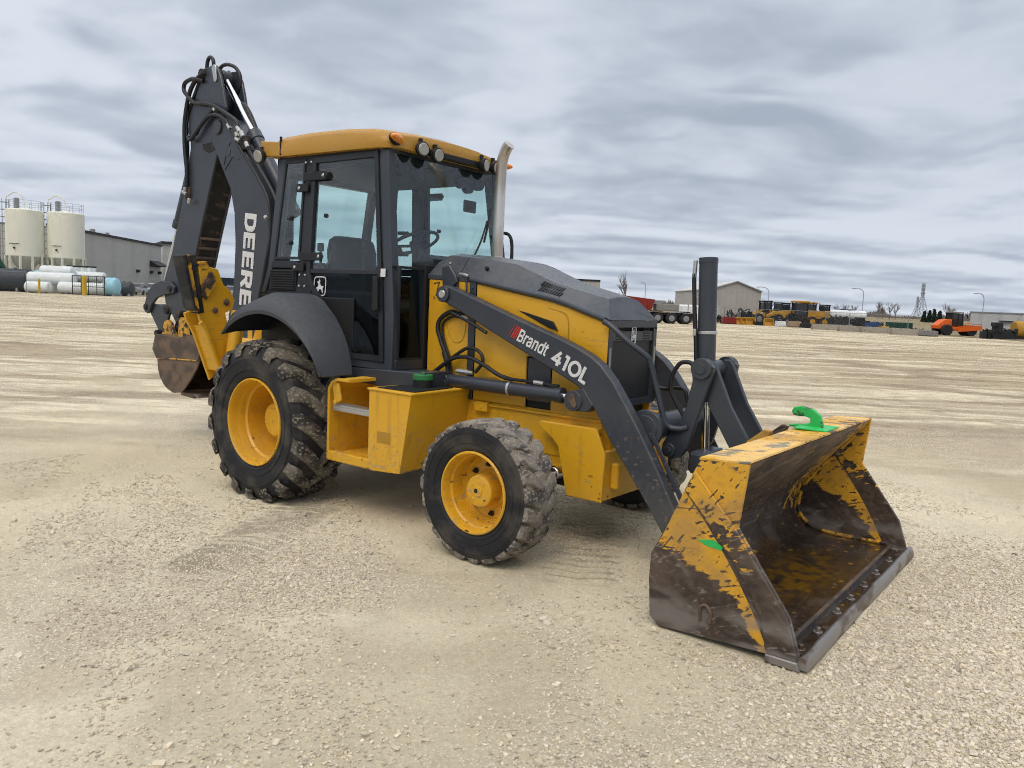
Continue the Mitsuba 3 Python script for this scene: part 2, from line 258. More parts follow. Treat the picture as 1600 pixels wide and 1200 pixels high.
def sheet(pts):
    pts = np.asarray(pts, float)
    n = np.cross(pts[1] - pts[0], pts[2] - pts[0]); a = int(np.argmax(np.abs(n)))
    p2 = np.delete(pts, a, 1)
    tri = np.asarray(mapbox_earcut.triangulate_float64(np.ascontiguousarray(p2), np.array([len(p2)], np.uint32))).reshape(-1, 3).astype(int)
    return trimesh.Trimesh(pts, tri, process=False)
def hull(pts): return trimesh.convex.convex_hull(np.asarray(pts, float))
def bx(x0, x1, y0, y1, z0, z1, b=0.006):
    P = []
    lo, hi = np.array([min(x0, x1), min(y0, y1), min(z0, z1)]), np.array([max(x0, x1), max(y0, y1), max(z0, z1)])
    b = min(b, 0.45 * (hi - lo).min())
    for a in range(3):
        for s in np.ndindex(2, 2, 2):
            c = np.where(s, hi - b, lo + b); c[a] = hi[a] if s[a] else lo[a]
            P.append(c)
    return hull(P)
def frame_of(d):
    d = d / np.linalg.norm(d)
    a = np.cross(d, [0, 0, 1.0] if abs(d[2]) < 0.9 else [1.0, 0, 0]); a /= np.linalg.norm(a)
    return a, np.cross(d, a), d
def cyl(p0, p1, r, r1=None, seg=24, b=0.003):
    p0, p1 = np.asarray(p0, float), np.asarray(p1, float)
    r1 = r if r1 is None else r1
    L = np.linalg.norm(p1 - p0); b = min(b, 0.4 * L, 0.5 * min(r, r1))
    a, c, d = frame_of(p1 - p0)
    t = np.arange(seg) * 2 * np.pi / seg
    rings = [(0, r - b), (b, r), (L - b, r1), (L, r1 - b)]
    V = [p0 + d * h + rr * (np.cos(t)[:, None] * a + np.sin(t)[:, None] * c) for h, rr in rings] + [p0[None], p1[None]]
    ar = np.arange(seg); nx = (ar + 1) % seg; F = []
    for k in range(3):
        o = k * seg
        F += [np.stack([o + ar, o + nx, o + seg + nx], 1), np.stack([o + ar, o + seg + nx, o + seg + ar], 1)]
    F += [np.stack([0 * ar + 4 * seg, nx, ar], 1), np.stack([0 * ar + 4 * seg + 1, 3 * seg + ar, 3 * seg + nx], 1)]
    return solid(np.vstack(V), np.vstack(F))
def spline(pts, n=8):
    p = np.asarray(pts, float); P = np.vstack([2 * p[0] - p[1], p, 2 * p[-1] - p[-2]])
    out = []
    for k in range(1, len(P) - 2):
        for t in np.linspace(0, 1, n, endpoint=False):
            a, b, c, d = P[k - 1:k + 3]
            out.append(0.5 * (2 * b + (c - a) * t + (2 * a - 5 * b + 4 * c - d) * t * t + (3 * b - a - 3 * c + d) * t ** 3))
    return np.vstack(out + [p[-1]])
def tube(pts, r, seg=10, sm=8):
    p = spline(pts, sm) if sm else np.asarray(pts, float)
    t = np.gradient(p, axis=0); t /= np.linalg.norm(t, axis=1, keepdims=True) + 1e-12
    a = frame_of(t[0])[0]; A = []
    for k in range(len(p)):
        a = a - t[k] * (a @ t[k]); a /= np.linalg.norm(a); A.append(a)
    A = np.array(A); B = np.cross(t, A); ang = np.arange(seg) * 2 * np.pi / seg
    V = (p[:, None] + r * (np.cos(ang)[None, :, None] * A[:, None] + np.sin(ang)[None, :, None] * B[:, None])).reshape(-1, 3)
    ar = np.arange(seg); nx = (ar + 1) % seg; F = []
    for k in range(len(p) - 1):
        o = k * seg
        F += [np.stack([o + ar, o + nx, o + seg + nx], 1), np.stack([o + ar, o + seg + nx, o + seg + ar], 1)]
    V = np.vstack([V, p[:1], p[-1:]]); e = (len(p) - 1) * seg
    F += [np.stack([0 * ar + len(V) - 2, nx, ar], 1), np.stack([0 * ar + len(V) - 1, e + ar, e + nx], 1)]
    return solid(V, np.vstack(F))
def lathe(prof, c, axis="y", seg=64, sign=1):
    """Closed profile of (radius, offset along the axis) revolved about the axis through c."""
    prof = np.asarray(prof, float); n = len(prof); t = np.arange(seg) * 2 * np.pi / seg
    V = np.zeros((seg, n, 3)); i, j, k = AX[axis]
    V[..., i] = np.cos(t)[:, None] * prof[:, 0]; V[..., j] = np.sin(t)[:, None] * prof[:, 0]; V[..., k] = sign * prof[:, 1]
    V = V.reshape(-1, 3) + np.asarray(c, float)
    ii = np.arange(seg)[:, None]; jj = np.arange(n)[None]
    a, b = ii * n + jj, ii * n + (jj + 1) % n; i2 = (ii + 1) % seg
    c_, d_ = i2 * n + (jj + 1) % n, i2 * n + jj
    F = np.concatenate([np.stack([a, b, c_], -1).reshape(-1, 3), np.stack([a, c_, d_], -1).reshape(-1, 3)])
    return solid(V, F)
def loft(secs, close=True):
    """Sections with equal point counts, capped."""
    S = [np.asarray(s, float) for s in secs]; n = len(S[0]); F = []
    ar = np.arange(n); nx = (ar + 1) % n
    for k in range(len(S) - 1):
        o = k * n
        F += [np.stack([o + ar, o + nx, o + n + nx], 1), np.stack([o + ar, o + n + nx, o + n + ar], 1)]
    V = np.vstack(S + [S[0].mean(0)[None], S[-1].mean(0)[None]]); e = (len(S) - 1) * n
    F += [np.stack([0 * ar + len(V) - 2, nx, ar], 1), np.stack([0 * ar + len(V) - 1, e + ar, e + nx], 1)]
    return solid(V, np.vstack(F))
def mirror(m):
    q = m.copy(); q.vertices[:, 1] *= -1; q.invert(); return q
def moved(m, loc=(0, 0, 0), rz=0.0, s=1.0):
    q = m.copy(); c, n = math.cos(rz), math.sin(rz); v = q.vertices * s
    q.vertices = np.stack([v[:, 0] * c - v[:, 1] * n, v[:, 0] * n + v[:, 1] * c, v[:, 2]], 1) + np.asarray(loc, float)
    return q
def placed(m, o, xd, yd):
    """A mesh drawn in its xy plane, set at o with its x along xd and its y along yd."""
    xd, yd = np.asarray(xd, float), np.asarray(yd, float); q = m.copy(); zd = np.cross(xd, yd); v = q.vertices
    q.vertices = np.asarray(o, float) + v[:, :1] * xd + v[:, 1:2] * yd + v[:, 2:3] * zd / np.linalg.norm(zd)
    return q

taken = set()
def key(name, parent=None):
    base = (parent + "__" if parent else "") + name; k, i = base, 0
    while k in taken: i += 1; k = f"{base}_{i:03d}"
    taken.add(k); return k
def obj(name, mesh, mat, parent=None, smooth=30, label=None, kind=None, **more):
    if isinstance(mesh, list): return [obj(name, m, mat, parent, smooth, label, kind, **more) for m in mesh]
    k = key(name, parent)
    scene[k] = mikit.ply(mesh, "mat_" + mat, smooth, **more)
    d = {}
    if label: d["label"] = label
    if kind: d["kind"] = kind
    if d: labels[k] = d
    return k
def thing(name, label, cat, group=None):
    k = key(name); labels[k] = {"label": label, "category": cat}
    if group: labels[k]["group"] = group
    return k
def one(name, mesh, mat, label, cat, group=None, smooth=30, **more):
    k = obj(name, mesh, mat, None, smooth, **more); labels[k] = {"label": label, "category": cat}
    if group: labels[k]["group"] = group
    return k
def spot(u, D):
    """The ground point D metres ahead of the camera, on the bearing u of the survey (in 1600ths of the picture's width)."""
    a = (u - 800) / 1233.46; b = -(FWD[2] + a * RIGHT[2]) / UP[2]
    d = FWD + a * RIGHT + b * UP
    q = EYE + D * d; return np.array([q[0], q[1], 0.0])
# ------------------------------------------------------------------ the yard
def axis_grid(lo, hi, step, far, n):
    g = np.geomspace(step, far, n)
    return np.concatenate([(lo - np.cumsum(g))[::-1], np.arange(lo, hi, step), hi + np.cumsum(g)])
def seg_print(x, y, a, b, w, pitch, amp):
    a, b = np.array(a), np.array(b); L = np.linalg.norm(b - a); d = (b - a) / L
    u, v = (x - a[0]) * d[0] + (y - a[1]) * d[1], -(x - a[0]) * d[1] + (y - a[1]) * d[0]
    m = np.clip((w / 2 - np.abs(v)) / 0.05, 0, 1) * np.clip(u / 0.12, 0, 1) * np.clip((L - u) / 0.12, 0, 1)
    zig = u + 0.25 * np.abs(v) + 0.05 * (meshkit.noise(np.stack([x * 6, y * 6, 0 * x], -1)) - 0.5)
    brk = meshkit.noise(np.stack([x * 9, y * 9, 0 * x + 3], -1))
    return m * amp * np.sin(zig * 2 * np.pi / pitch) * np.clip(brk * 1.6 + 0.05, 0, 1)
def height(x, y):
    p = np.stack([x, y, 0 * x], -1)
    a, b = x * 0.79 + y * 0.61, -x * 0.61 + y * 0.79
    h = 0.018 * (meshkit.fbm(p * 0.8, 4, 3) - 0.5) + 0.012 * (meshkit.fbm(p * 5, 3, 8) - 0.5)
    far = np.clip((np.hypot(x - 2, y + 1) - 5) / 6, 0, 1)
    q = np.stack([a * 0.22, b * 1.5, 0 * x + 2], -1)
    h = h + far * 0.10 * np.clip(meshkit.fbm(q, 3, 31) - 0.47, 0, 1) * np.clip(1.6 - np.hypot(x, y) / 60, 0, 1)
    h += seg_print(x, y, (1.20, -2.42), (0.45, -0.88), 0.50, 0.11, 0.022) + seg_print(x, y, (2.0, 0.70), (2.92, -0.98), 0.46, 0.11, 0.022)
    for cx, cy in ((0, -0.94), (0, 0.94), (2.2, -0.95), (2.2, 0.95), (3.9, 0)):
        r = np.hypot((x - cx) * (0.9 if cx < 3 else 1.6), (y - cy) * (1.6 if cx < 3 else 0.75)); h = h * np.clip((r - 0.25) / 0.5, 0, 1)
    return h - 0.002
gx, gy = axis_grid(-4.5, 8.5, 0.026, 380, 70), axis_grid(-6.5, 5.0, 0.026, 380, 70)
X, Y = np.meshgrid(gx, gy, indexing="ij")
Zg = height(X, Y)
ni, nj = X.shape
I, J = np.meshgrid(np.arange(ni - 1), np.arange(nj - 1), indexing="ij"); a0 = (I * nj + J).ravel()
GF = np.concatenate([np.stack([a0, a0 + nj, a0 + nj + 1], 1), np.stack([a0, a0 + nj + 1, a0 + 1], 1)])
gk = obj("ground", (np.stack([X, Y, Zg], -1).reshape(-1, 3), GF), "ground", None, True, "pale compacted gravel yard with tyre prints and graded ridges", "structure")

# field beyond the yard
pts = [spot(u, D) for u, D in ((-700, 104), (100, 100), (300, 101), (800, 103), (1050, 100), (1320, 90), (1600, 66), (1900, 56))]
fv = np.vstack([pts, [spot(u, 3200) for u in (-700, 100, 300, 800, 1050, 1320, 1600, 1900)]]) + np.array([0, 0, 0.035]); k8 = np.arange(7)
obj("field", (fv, np.concatenate([np.stack([k8, k8 + 1, k8 + 9], 1), np.stack([k8, k8 + 9, k8 + 8], 1)])), "field_grass", None, True, "dull brown field beyond the yard", "structure")

# ------------------------------------------------------------------ buildings
def wallbox(p, q, depth, h0, h1=None):
    """A box whose front runs on the ground from p to q, the roof edge falling from h0 to h1."""
    p, q = np.array(p[:2]), np.array(q[:2]); d = (q - p) / np.linalg.norm(q - p); n = np.array([-d[1], d[0]])
    if n @ (p - EYE[:2]) < 0: n = -n
    h1 = h0 if h1 is None else h1
    c = [p, q, q + n * depth, p + n * depth]
    return hull([(*v, -0.05) for v in c] + [(*v, h) for v, h in zip(c, (h0, h1, h1, h0))]), d, n
def on(p, d, n, s, off, z): return np.array([p[0] + d[0] * s - n[0] * off, p[1] + d[1] * s - n[1] * off, z])
def obox(p, d, n, s0, s1, o0, o1, z0, z1): return hull([on(p, d, n, s, o, z) for s in (s0, s1) for o in (o0, o1) for z in (z0, z1)])
b1 = thing("warehouse", "long grey ribbed metal warehouse behind the white silos", "building")
p, q = spot(78, 107), spot(252, 151)
w, d, n = wallbox(spot(-150, 110), spot(77.5, 107.2), 3, 8.75); obj("wall", w, "wall_grey", b1); obj("roof_trim", obox(spot(-150, 110), d, n, 0, 19.3, -0.3, 0.25, 8.76, 9.05), "trim_dark", b1)
w, d, n = wallbox(p, q, 8, 8.75)
obj("wall", w, "wall_grey", b1)
L1 = np.linalg.norm((q - p)[:2])
obj("roof_trim", obox(p, d, n, -0.2, L1 + 0.2, -0.3, 0.25, 8.76, 9.1), "trim_dark", b1)
for s in (L1 * 0.86, L1 * 0.915): obj("door_canopy", hull([on(p, d, n, s + a, o, z) for a in (0, 3) for o, z in ((0.0, 5.9), (1.6, 5.0), (0.0, 4.8))]), "trim_dark", b1)
for s in (L1 * 0.71, L1 * 0.86, L1 * 0.96): obj("wall_lamp", obox(p, d, n, s, s + 0.6, 0.02, 0.5, 3.5, 4.0), "trim_dark", b1)
for s, r in ((L1 * 0.42, 0.4), (L1 * 0.55, 0.3)): obj("roof_vent", cyl(on(p, d, n, s, -2, 8.7), on(p, d, n, s, -2, 9.4 + r), r), "galvanised", b1)
b2 = thing("warehouse_annex", "taller grey block at the far right end of the warehouse", "building")
w, d2, n2 = wallbox(spot(254, 155), spot(285, 157), 20, 9.5); obj("wall", w, "wall_grey", b2); w, _, _ = wallbox(spot(253, 154.6), spot(286, 156.6), 20.6, 10.0); w.vertices[:, 2] = np.maximum(w.vertices[:, 2], 9.5); obj("roof_trim", w, "trim_dark", b2)
b3 = thing("office_building", "low navy blue building seen between boom and dipper", "building")
w, d3, n3 = wallbox(spot(345, 150), spot(480, 170), 20, 3.4); obj("wall", w, "wall_navy", b3); obj("parapet", wallbox(spot(344, 149.5), spot(481, 169.6), 20.5, 3.9)[0], "wall_navy", b3) if False else None
for s in range(5): obj("window", obox(spot(345, 150), d3, n3, 1.2 + s * 3.2, 3.4 + s * 3.2, 0.02, 0.10, 1.0, 2.3), "car_glass", b3)
b4 = thing("gabled_shed", "tan metal shed with a low gabled roof behind the parked machines", "building")
A, B = spot(1120, 118), spot(1187.5, 121); dA = (B - A)[:2]; dA /= np.linalg.norm(dA); nA = np.array([-dA[1], dA[0]])
Bk = spot(1054, 150) - A; Wd = np.linalg.norm((B - A)[:2])
A = spot(1109, 117); Wd = np.linalg.norm((B - A)[:2]); back = spot(1054, 150) - A
gz = [(0, 0.0), (1, 0.0), (1, 4.45), (0.5, 5.75), (0, 4.45)]
f1 = [np.array([A[0] + (B - A)[0] * u, A[1] + (B - A)[1] * u, z - (0.05 if z == 0 else 0)]) for u, z in gz]
obj("wall", hull(f1 + [v + back for v in f1]), "wall_tan", b4)
for u0, u1 in ((0, 0.5), (0.5, 1.0)):
    r = [np.array([A[0] + (B - A)[0] * u, A[1] + (B - A)[1] * u, 4.46 + 1.30 * (1 - abs(u - 0.5) * 2)]) for u in (u0 - (0.02 if u0 == 0 else 0), u1 + (0.02 if u1 == 1 else 0))]
    r = [v - back * 0.01 for v in r] + [v + back * 1.01 for v in r]
    obj("roof", hull(r + [v + np.array([0, 0, 0.14]) for v in r]), "roof_pale", b4)
obj("door", hull([A + (B - A) * u + np.array([0, 0, z]) + back * e for u in (0.08, 0.2) for z in (0, 2.2) for e in (-0.002, -0.001)]), "roof_pale", b4)
b5 = thing("distant_hall", "brown flat hall peeping over the engine cover", "building")
w, d, n = wallbox(spot(860, 170), spot(936, 172), 30, 6.3); obj("wall", w, "wall_tan", b5); obj("roof_trim", obox(spot(860, 170), d, n, -0.3, 10.9, -0.2, 0.15, 6.3, 6.7), "trim_dark", b5)
b6 = thing("white_depot", "long pale depot behind the orange roller at the right edge", "building")
w, d, n = wallbox(spot(1516, 150), spot(1720, 137), 14, 3.0); obj("wall", w, "wall_white", b6); obj("roof_trim", obox(spot(1516, 150), d, n, -0.2, 22, -0.1, 0.15, 3.0, 3.2), "galvanised", b6)
obj("lean_to", obox(spot(1568, 149), d, n, 0, 3.6, 0.2, 3, 0, 1.5), "wall_white", b6); obj("lean_to_roof", obox(spot(1566, 149), d, n, 0, 4, 0.1, 3.4, 1.5, 1.68), "trim_dark", b6)

# ------------------------------------------------------------------ background things
def silo(u, D, label):
    c = spot(u, D); s = thing("silo", label, "silo", "white silos")
    obj("tank", lathe([(0.01, 2.2), (0.35, 2.2), (2.05, 4.35), (2.10, 4.4), (2.10, 9.95), (2.0, 10.05), (0.01, 10.3)], c, "z", 48), "silo_white", s, 40)
    for i in range(10):
        a = i * 2 * np.pi / 10; v = c + np.array([2.08 * math.cos(a), 2.08 * math.sin(a), 0]); obj("leg", bx(v[0] - 0.12, v[0] + 0.12, v[1] - 0.12, v[1] + 0.12, 0, 4.45, 0.01), "silo_white", s)
        v = c + np.array([2.0 * math.cos(a), 2.0 * math.sin(a), 0]); obj("rail_post", cyl((v[0], v[1], 10.0), (v[0], v[1], 11.15), 0.022, seg=6), "galvanised", s)
    obj("girdle", lathe([(2.14, 4.35), (2.14, 4.65), (2.06, 4.65), (2.06, 4.35)], c, "z", 40), "silo_white", s)
    for z in (10.6, 11.12): obj("rail", lathe([(2.02, z), (2.02, z + 0.03), (1.99, z + 0.03), (1.99, z)], c, "z", 40), "galvanised", s)
    side = c - 2.5 * RIGHT * np.array([1, 1, 0]); cg = [(side[0] - 0.4, side[1] - 0.4), (side[0] + 0.4, side[1] - 0.4), (side[0] + 0.4, side[1] + 0.4), (side[0] - 0.4, side[1] + 0.4)]
    obj("ladder_cage", join(*[cyl((x, y, 0.2), (x, y, 11.3), 0.04, seg=6) for x, y in cg], *[ring(cg, 0.08, z, z + 0.06, "z") for z in np.arange(1.0, 11.4, 0.9)]), "galvanised", s)
    R3 = RIGHT * np.array([1, 1, 0]); R3 = R3 / np.linalg.norm(R3); f = c - 2.2 * np.array([-0.61, 0.79, 0])
    obj("fill_pipe", tube([c - R3 * 2.3 + [0, 0, 0.5], c - R3 * 2.3 + [0, 0, 5], c - R3 * 2.3 + [0, 0, 10.9], c - R3 * 1.9 + [0, 0, 11.8], c - R3 * 1.1 + [0, 0, 12.2], c - R3 * 0.3 + [0, 0, 11.8], c + [0, 0, 10.9], c + [0, 0, 10.2]], 0.07, 8, 6), "silo_white", s)
    obj("filter_unit", bx(c[0] - 0.9, c[0] - 0.4, c[1] - 0.9, c[1] - 0.4, 10.2, 11.5, 0.05), "galvanised", s)
    obj("gauge", cyl(f + [0, 0, 5.3], f + np.array([0.061, -0.079, 5.3]), 0.13, seg=12), "trim_dark", s)
    obj("caption_strip", placed(join(*[ext([(x, 0), (x + 0.17, 0), (x + 0.17, 0.10), (x, 0.10)], 0, 0.02, 0, "z") for x in np.arange(0, 1.2, 0.21)]), f - R3 * 0.6 + [0, 0, 5.75] + np.array([0.02, -0.026, 0]), R3, (0, 0, 1)), "trim_dark", s)
silo(40.5, 99, "white silo at the far left, left one of the pair"); silo(104.5, 101, "white silo beside the warehouse, right one of the pair")
def htank(u0, u1, D, r, z, mat, label, dome=0.35, group=None):
    a, b = spot(u0, D), spot(u1, D); c = (a + b) / 2; h = np.linalg.norm(b - a) / 2; dd = (b - a) / (2 * h)
    prof = [(0.01, -h)] + [(r * math.sin(t), -h + dome * r * (1 - math.cos(t))) for t in np.linspace(0.4, np.pi / 2, 5)] + [(r, 0), ] + [(r * math.sin(t), h - dome * r * (1 - math.cos(t))) for t in np.linspace(np.pi / 2, 0.4, 5)] + [(0.01, h)]
    m = lathe(prof, (0, 0, 0), "z", 28); v = m.vertices; p3 = np.cross(dd, [0, 0, 1.0]); m.vertices = c + np.array([0, 0, z]) + v[:, 2:3] * dd + v[:, 0:1] * p3 + v[:, 1:2] * np.array([0, 0, 1.0]); 
    if m.volume < 0: m.invert()
    t = thing("storage_tank", label, "tank", group); obj("body", m, mat, t, 40)
    obj("band", join(*[placed(lathe([(r * 1.02, s * h - 0.03), (r * 1.02, s * h + 0.03), (r * 0.97, s * h + 0.03), (r * 0.97, s * h - 0.03)], (0, 0, 0), "z", 28), c + [0, 0, z], p3, (0, 0, 1)) if False else moved(cyl(c + dd * (s * h) + [0, 0, z + r * 0.9], c + dd * (s * h) + [0, 0, z + r * 1.08], 0.16, seg=10)) for s in (-0.4, 0.4)]), mat, t)
    obj("cradle", join(*[hull([c + dd * (s * h + e) + p3 * w_ + [0, 0, zz] for e in (-0.1, 0.1) for w_, zz in ((-r * 0.8, 0), (r * 0.8, 0), (-r * 0.7, z - r * 0.55), (r * 0.7, z - r * 0.55))]) for s in (-0.6, 0.6)]), "galvanised", t)
htank(-40, 52, 95, 1.35, 1.38, "dark_plastic", "big dark storage tank lying at the left edge behind the fence")
htank(40, 79, 92, 0.65, 0.68, "white_plastic", "small white tank lying in front beside the first yellow bollard")
htank(44, 118, 94, 0.75, 1.72, "white_plastic", "long white tank lying in the middle tier")
htank(64, 116, 96, 0.7, 2.6, "white_plastic", "white tank on top of the stacked tanks")
htank(55, 70, 97, 0.7, 2.0, "blue_plastic", "pale blue tank end peeping from behind the stacked white tanks")
htank(92, 168, 93.5, 0.7, 0.75, "white_plastic", "white tank lying behind the wire cage")
htank(112, 165, 97, 0.55, 2.2, "white_plastic", "white tank high behind the wire cage")
htank(164, 186, 93, 1.05, 1.08, "blue_plastic", "light blue tank right of the wire cage")
htank(188, 209, 97, 0.85, 0.88, "dark_plastic", "dark tank right of the light blue tank")
t = thing("tote_row", "row of white square totes with black lids above the tanks", "tote")
for i in range(4):
    a = spot(112 + i * 10.5, 98); obj("tote", bx(a[0] - 0.4, a[0] + 0.4, a[1] - 0.4, a[1] + 0.4, 2.3, 3.3, 0.06), "white_plastic", t); obj("lid", bx(a[0] - 0.43, a[0] + 0.43, a[1] - 0.43, a[1] + 0.43, 3.3, 3.48, 0.05), "trim_dark", t)
obj("stand", hull([spot(108, 97.5) + [0, 0, z] for z in (0, 2.3)] + [spot(148, 97.5) + [0, 0, z] for z in (0, 2.3)] + [spot(108, 98.5) + [0, 0, z] for z in (0, 2.3)] + [spot(148, 98.5) + [0, 0, z] for z in (0, 2.3)]), "machine_grey", t)
def wire_panel(a, b, h, pitch, r, posts):
    out = []
    n = int(np.linalg.norm(b - a) / pitch)
    for i in range(n + 1): out.append(a + (b - a) * i / n)
    ms = [cyl(v, v + np.array([0, 0, h]), r, seg=4, b=0.0005) for v in out] + [cyl(a + [0, 0, z], b + np.array([0, 0, z]), r, seg=4, b=0.0005) for z in np.arange(0.1, h, pitch)]
    return join(*ms)
t = thing("wire_cage", "wire mesh cage in front of the stacked white tanks", "cage")
obj("mesh", wire_panel(spot(113, 91), spot(163, 91), 2.15, 0.22, 0.012, 0), "galvanised", t, kind="stuff")
obj("frame", join(*[cyl(spot(u, 91), spot(u, 91) + np.array([0, 0, 2.2]), 0.05, seg=8) for u in (113, 127, 138, 151, 163)], *[cyl(spot(113, 91) + np.array([0, 0, z]), spot(163, 91) + np.array([0, 0, z]), 0.045, seg=8) for z in (0.1, 1.0, 2.2)]), "trim_dark", t)
for u, D, h, l in ((61, 90, 1.65, "thin yellow bollard before the small white tank"), (131.5, 89.5, 2.2, "thick yellow bollard before the wire cage")):
    t = thing("bollard", l, "bollard"); a = spot(u, D); obj("post", cyl(a, a + np.array([0, 0, h]), 0.12 if u < 100 else 0.26, seg=14, b=0.05), "bollard_yellow", t); obj("foot", cyl(a, a + np.array([0, 0, 0.06]), 0.35, seg=14), "concrete", t)
def fence(pts, h, label, step=3.0, diam=0.22):
    t = thing("chain_link_fence", label, "fence")
    for a, b in zip(pts[:-1], pts[1:]):
        L = np.linalg.norm(b - a); n = max(1, int(L / step))
        for i in range(n + 1): v = a + (b - a) * i / n; obj("post", cyl(v, v + np.array([0, 0, h]), 0.035, seg=6), "galvanised", t)
        obj("top_rail", cyl(a + np.array([0, 0, h - 0.04]), b + np.array([0, 0, h - 0.04]), 0.025, seg=6), "galvanised", t)
        d = (b - a) / L; ms = []
        for s in np.arange(-h, L, diam):
            for sg in (1, -1):
                s0, s1 = (s, s + h) if sg > 0 else (s + h, s); z0, z1 = 0.0, h
                q0, q1 = max(0, min(L, s0)), max(0, min(L, s1))
                if abs(q1 - q0) < 0.05: continue
                zz0, zz1 = abs(q0 - s0), h - abs(q1 - s1)
                w = 0.006; u = np.array([0, 0, w])
                c0, c1 = a + d * q0 + [0, 0, zz0], a + d * q1 + [0, 0, zz1]
                ms.append(hull([c0, c0 + u, c1, c1 + u, c0 + np.array([w * d[1], -w * d[0], w / 2]), c1 + np.array([w * d[1], -w * d[0], w / 2])]))
        obj("wire_mesh", join(*ms), "galvanised", t, False, kind="stuff")
fence([spot(-60, 90), spot(41, 91)], 2.4, "chain link fence at the far left edge"); fence([spot(164, 92), spot(272, 97)], 2.3, "chain link fence between light blue tank and dipper")
t = thing("hopper", "dark green sloping hopper at the left edge behind the dark tank", "hopper")
a = spot(-10, 98); obj("chute", hull([spot(-30, 98) + [0, 0, 5.2], spot(-30, 97) + [0, 0, 5.2], spot(-4, 98) + [0, 0, 4.8], spot(14, 98) + [0, 0, 2.2], spot(14, 97) + [0, 0, 2.2], spot(-30, 98) + [0, 0, 2.2]]), "green_tarp", t); obj("frame", join(*[cyl(spot(u, 97.5), spot(u, 97.5) + np.array([0, 0, 2.4]), 0.08, seg=8) for u in (-28, -5, 12)]), "green_tarp", t)

def car(u, D, hd, mat, label, sc=1.0):
    t = thing("parked_car", label, "car"); o = spot(u, D); f = lambda m: moved(m, o, hd, sc)
    obj("body", f(loft([[(x, -0.85, z0), (x, 0.85, z0), (x, 0.9, (z0 + z1) / 2), (x, 0.8, z1), (x, -0.8, z1), (x, -0.9, (z0 + z1) / 2)] for x, z0, z1 in ((-2.3, 0.5, 0.95), (-2.2, 0.35, 1.05), (0.9, 0.3, 1.05), (2.0, 0.35, 0.95), (2.3, 0.5, 0.8))])), mat, t)
    obj("roof", f(hull([(-1.6, y, 1.6) for y in (-0.65, 0.65)] + [(0.1, y, 1.62) for y in (-0.65, 0.65)] + [(-1.5, y, 1.68) for y in (-0.5, 0.5)] + [(0, y, 1.68) for y in (-0.5, 0.5)])), mat, t)
    obj("windows", f(hull([(-2.05, y, 1.04) for y in (-0.78, 0.78)] + [(0.9, y, 1.04) for y in (-0.78, 0.78)] + [(-1.65, y, 1.6) for y in (-0.64, 0.64)] + [(0.12, y, 1.6) for y in (-0.64, 0.64)])), "car_glass", t)
    for x in (-1.4, 1.45):
        for y in (-0.86, 0.86): obj("wheel", f(cyl((x, y - 0.1, 0.36), (x, y + 0.1, 0.36), 0.36, b=0.04)), "far_rubber", t)
car(218, 112, 2.4, "car_silver", "silver car behind the chain link fence, nearer the dark tank"); car(244, 116, 2.4, "white_plastic", "white car behind the chain link fence, nearer the dipper"); car(367, 120, 2.2, "car_silver", "grey car seen between boom and stabilizer", 1.1)
car(398, 124, 2.2, "car_silver", "grey car mostly hidden behind the boom")

# street lamps, pylons, trees
def street_lamp(u, D, h, label, lean=1.8):
    t = thing("street_lamp", label, "street lamp"); o = spot(u, D); R3 = np.array([0.79, 0.61, 0])
    obj("pole", tube([o, o + [0, 0, h * 0.5], o + [0, 0, h * 0.85], o - R3 * lean * 0.2 + [0, 0, h * 0.96], o - R3 * lean * 0.55 + [0, 0, h], o - R3 * lean + [0, 0, h * 1.0]], 0.04 + D * 0.0002, 8, 5), "lattice_steel", t)
    obj("lamp_head", bx(o[0] - R3[0] * lean - 0.4, o[0] - R3[0] * lean + 0.3, o[1] - R3[1] * lean - 0.25, o[1] - R3[1] * lean + 0.25, h * 0.985, h * 1.005, 0.05), "lattice_steel", t)
    obj("base", cyl(o, o + np.array([0, 0, 0.9]), 0.22, seg=8), "lattice_steel", t)
street_lamp(1007, 190, 7.0, "small street lamp above the red dump body", 0.9); street_lamp(1199, 190, 7.2, "street lamp right of the gabled shed", 2.6); street_lamp(1346.5, 170, 7.2, "street lamp in the middle of the right side, above the implements", 2.2); street_lamp(1534, 150, 6.6, "street lamp above the orange roller", 1.6)
street_lamp(1186.5, 260, 8.6, "faint street lamp close to the shed wall", 2.0)
def pylon(u, D, h, w, label):
    t = thing("pylon", label, "pylon"); o = spot(u, D); ms = []; r = 0.32
    R3, F3 = np.array([0.79, 0.61, 0]), np.array([-0.61, 0.79, 0])
    W = lambda z: w * (1 - 0.82 * min(1, z / (h * 0.62))) if z < h * 0.62 else w * 0.18
    Z = [0, h * 0.2, h * 0.36, h * 0.5, h * 0.62, h * 0.72, h * 0.82, h * 0.92, h]
    for a, b in zip(Z[:-1], Z[1:]):
        for s in (-1, 1):
            for e in (-1, 1):
                p0, p1 = o + R3 * s * W(a) + F3 * e * W(a) + [0, 0, a], o + R3 * s * W(b) + F3 * e * W(b) + [0, 0, b]
                ms.append(cyl(p0, p1, r, seg=5, b=0)); q1 = o - R3 * s * W(b) + F3 * e * W(b) + [0, 0, b]; ms.append(cyl(p0, q1, r * 0.6, seg=5, b=0))
    obj("lattice", join(*ms), "lattice_steel", t)
    obj("cross_arm", [cyl(o + F3 * -k * w * 0.9 + [0, 0, z], o + F3 * k * w * 0.9 + [0, 0, z], r, seg=5) for z, k in ((h * 0.72, 1.0), (h * 0.82, 0.85), (h * 0.92, 0.7))], "lattice_steel", t)
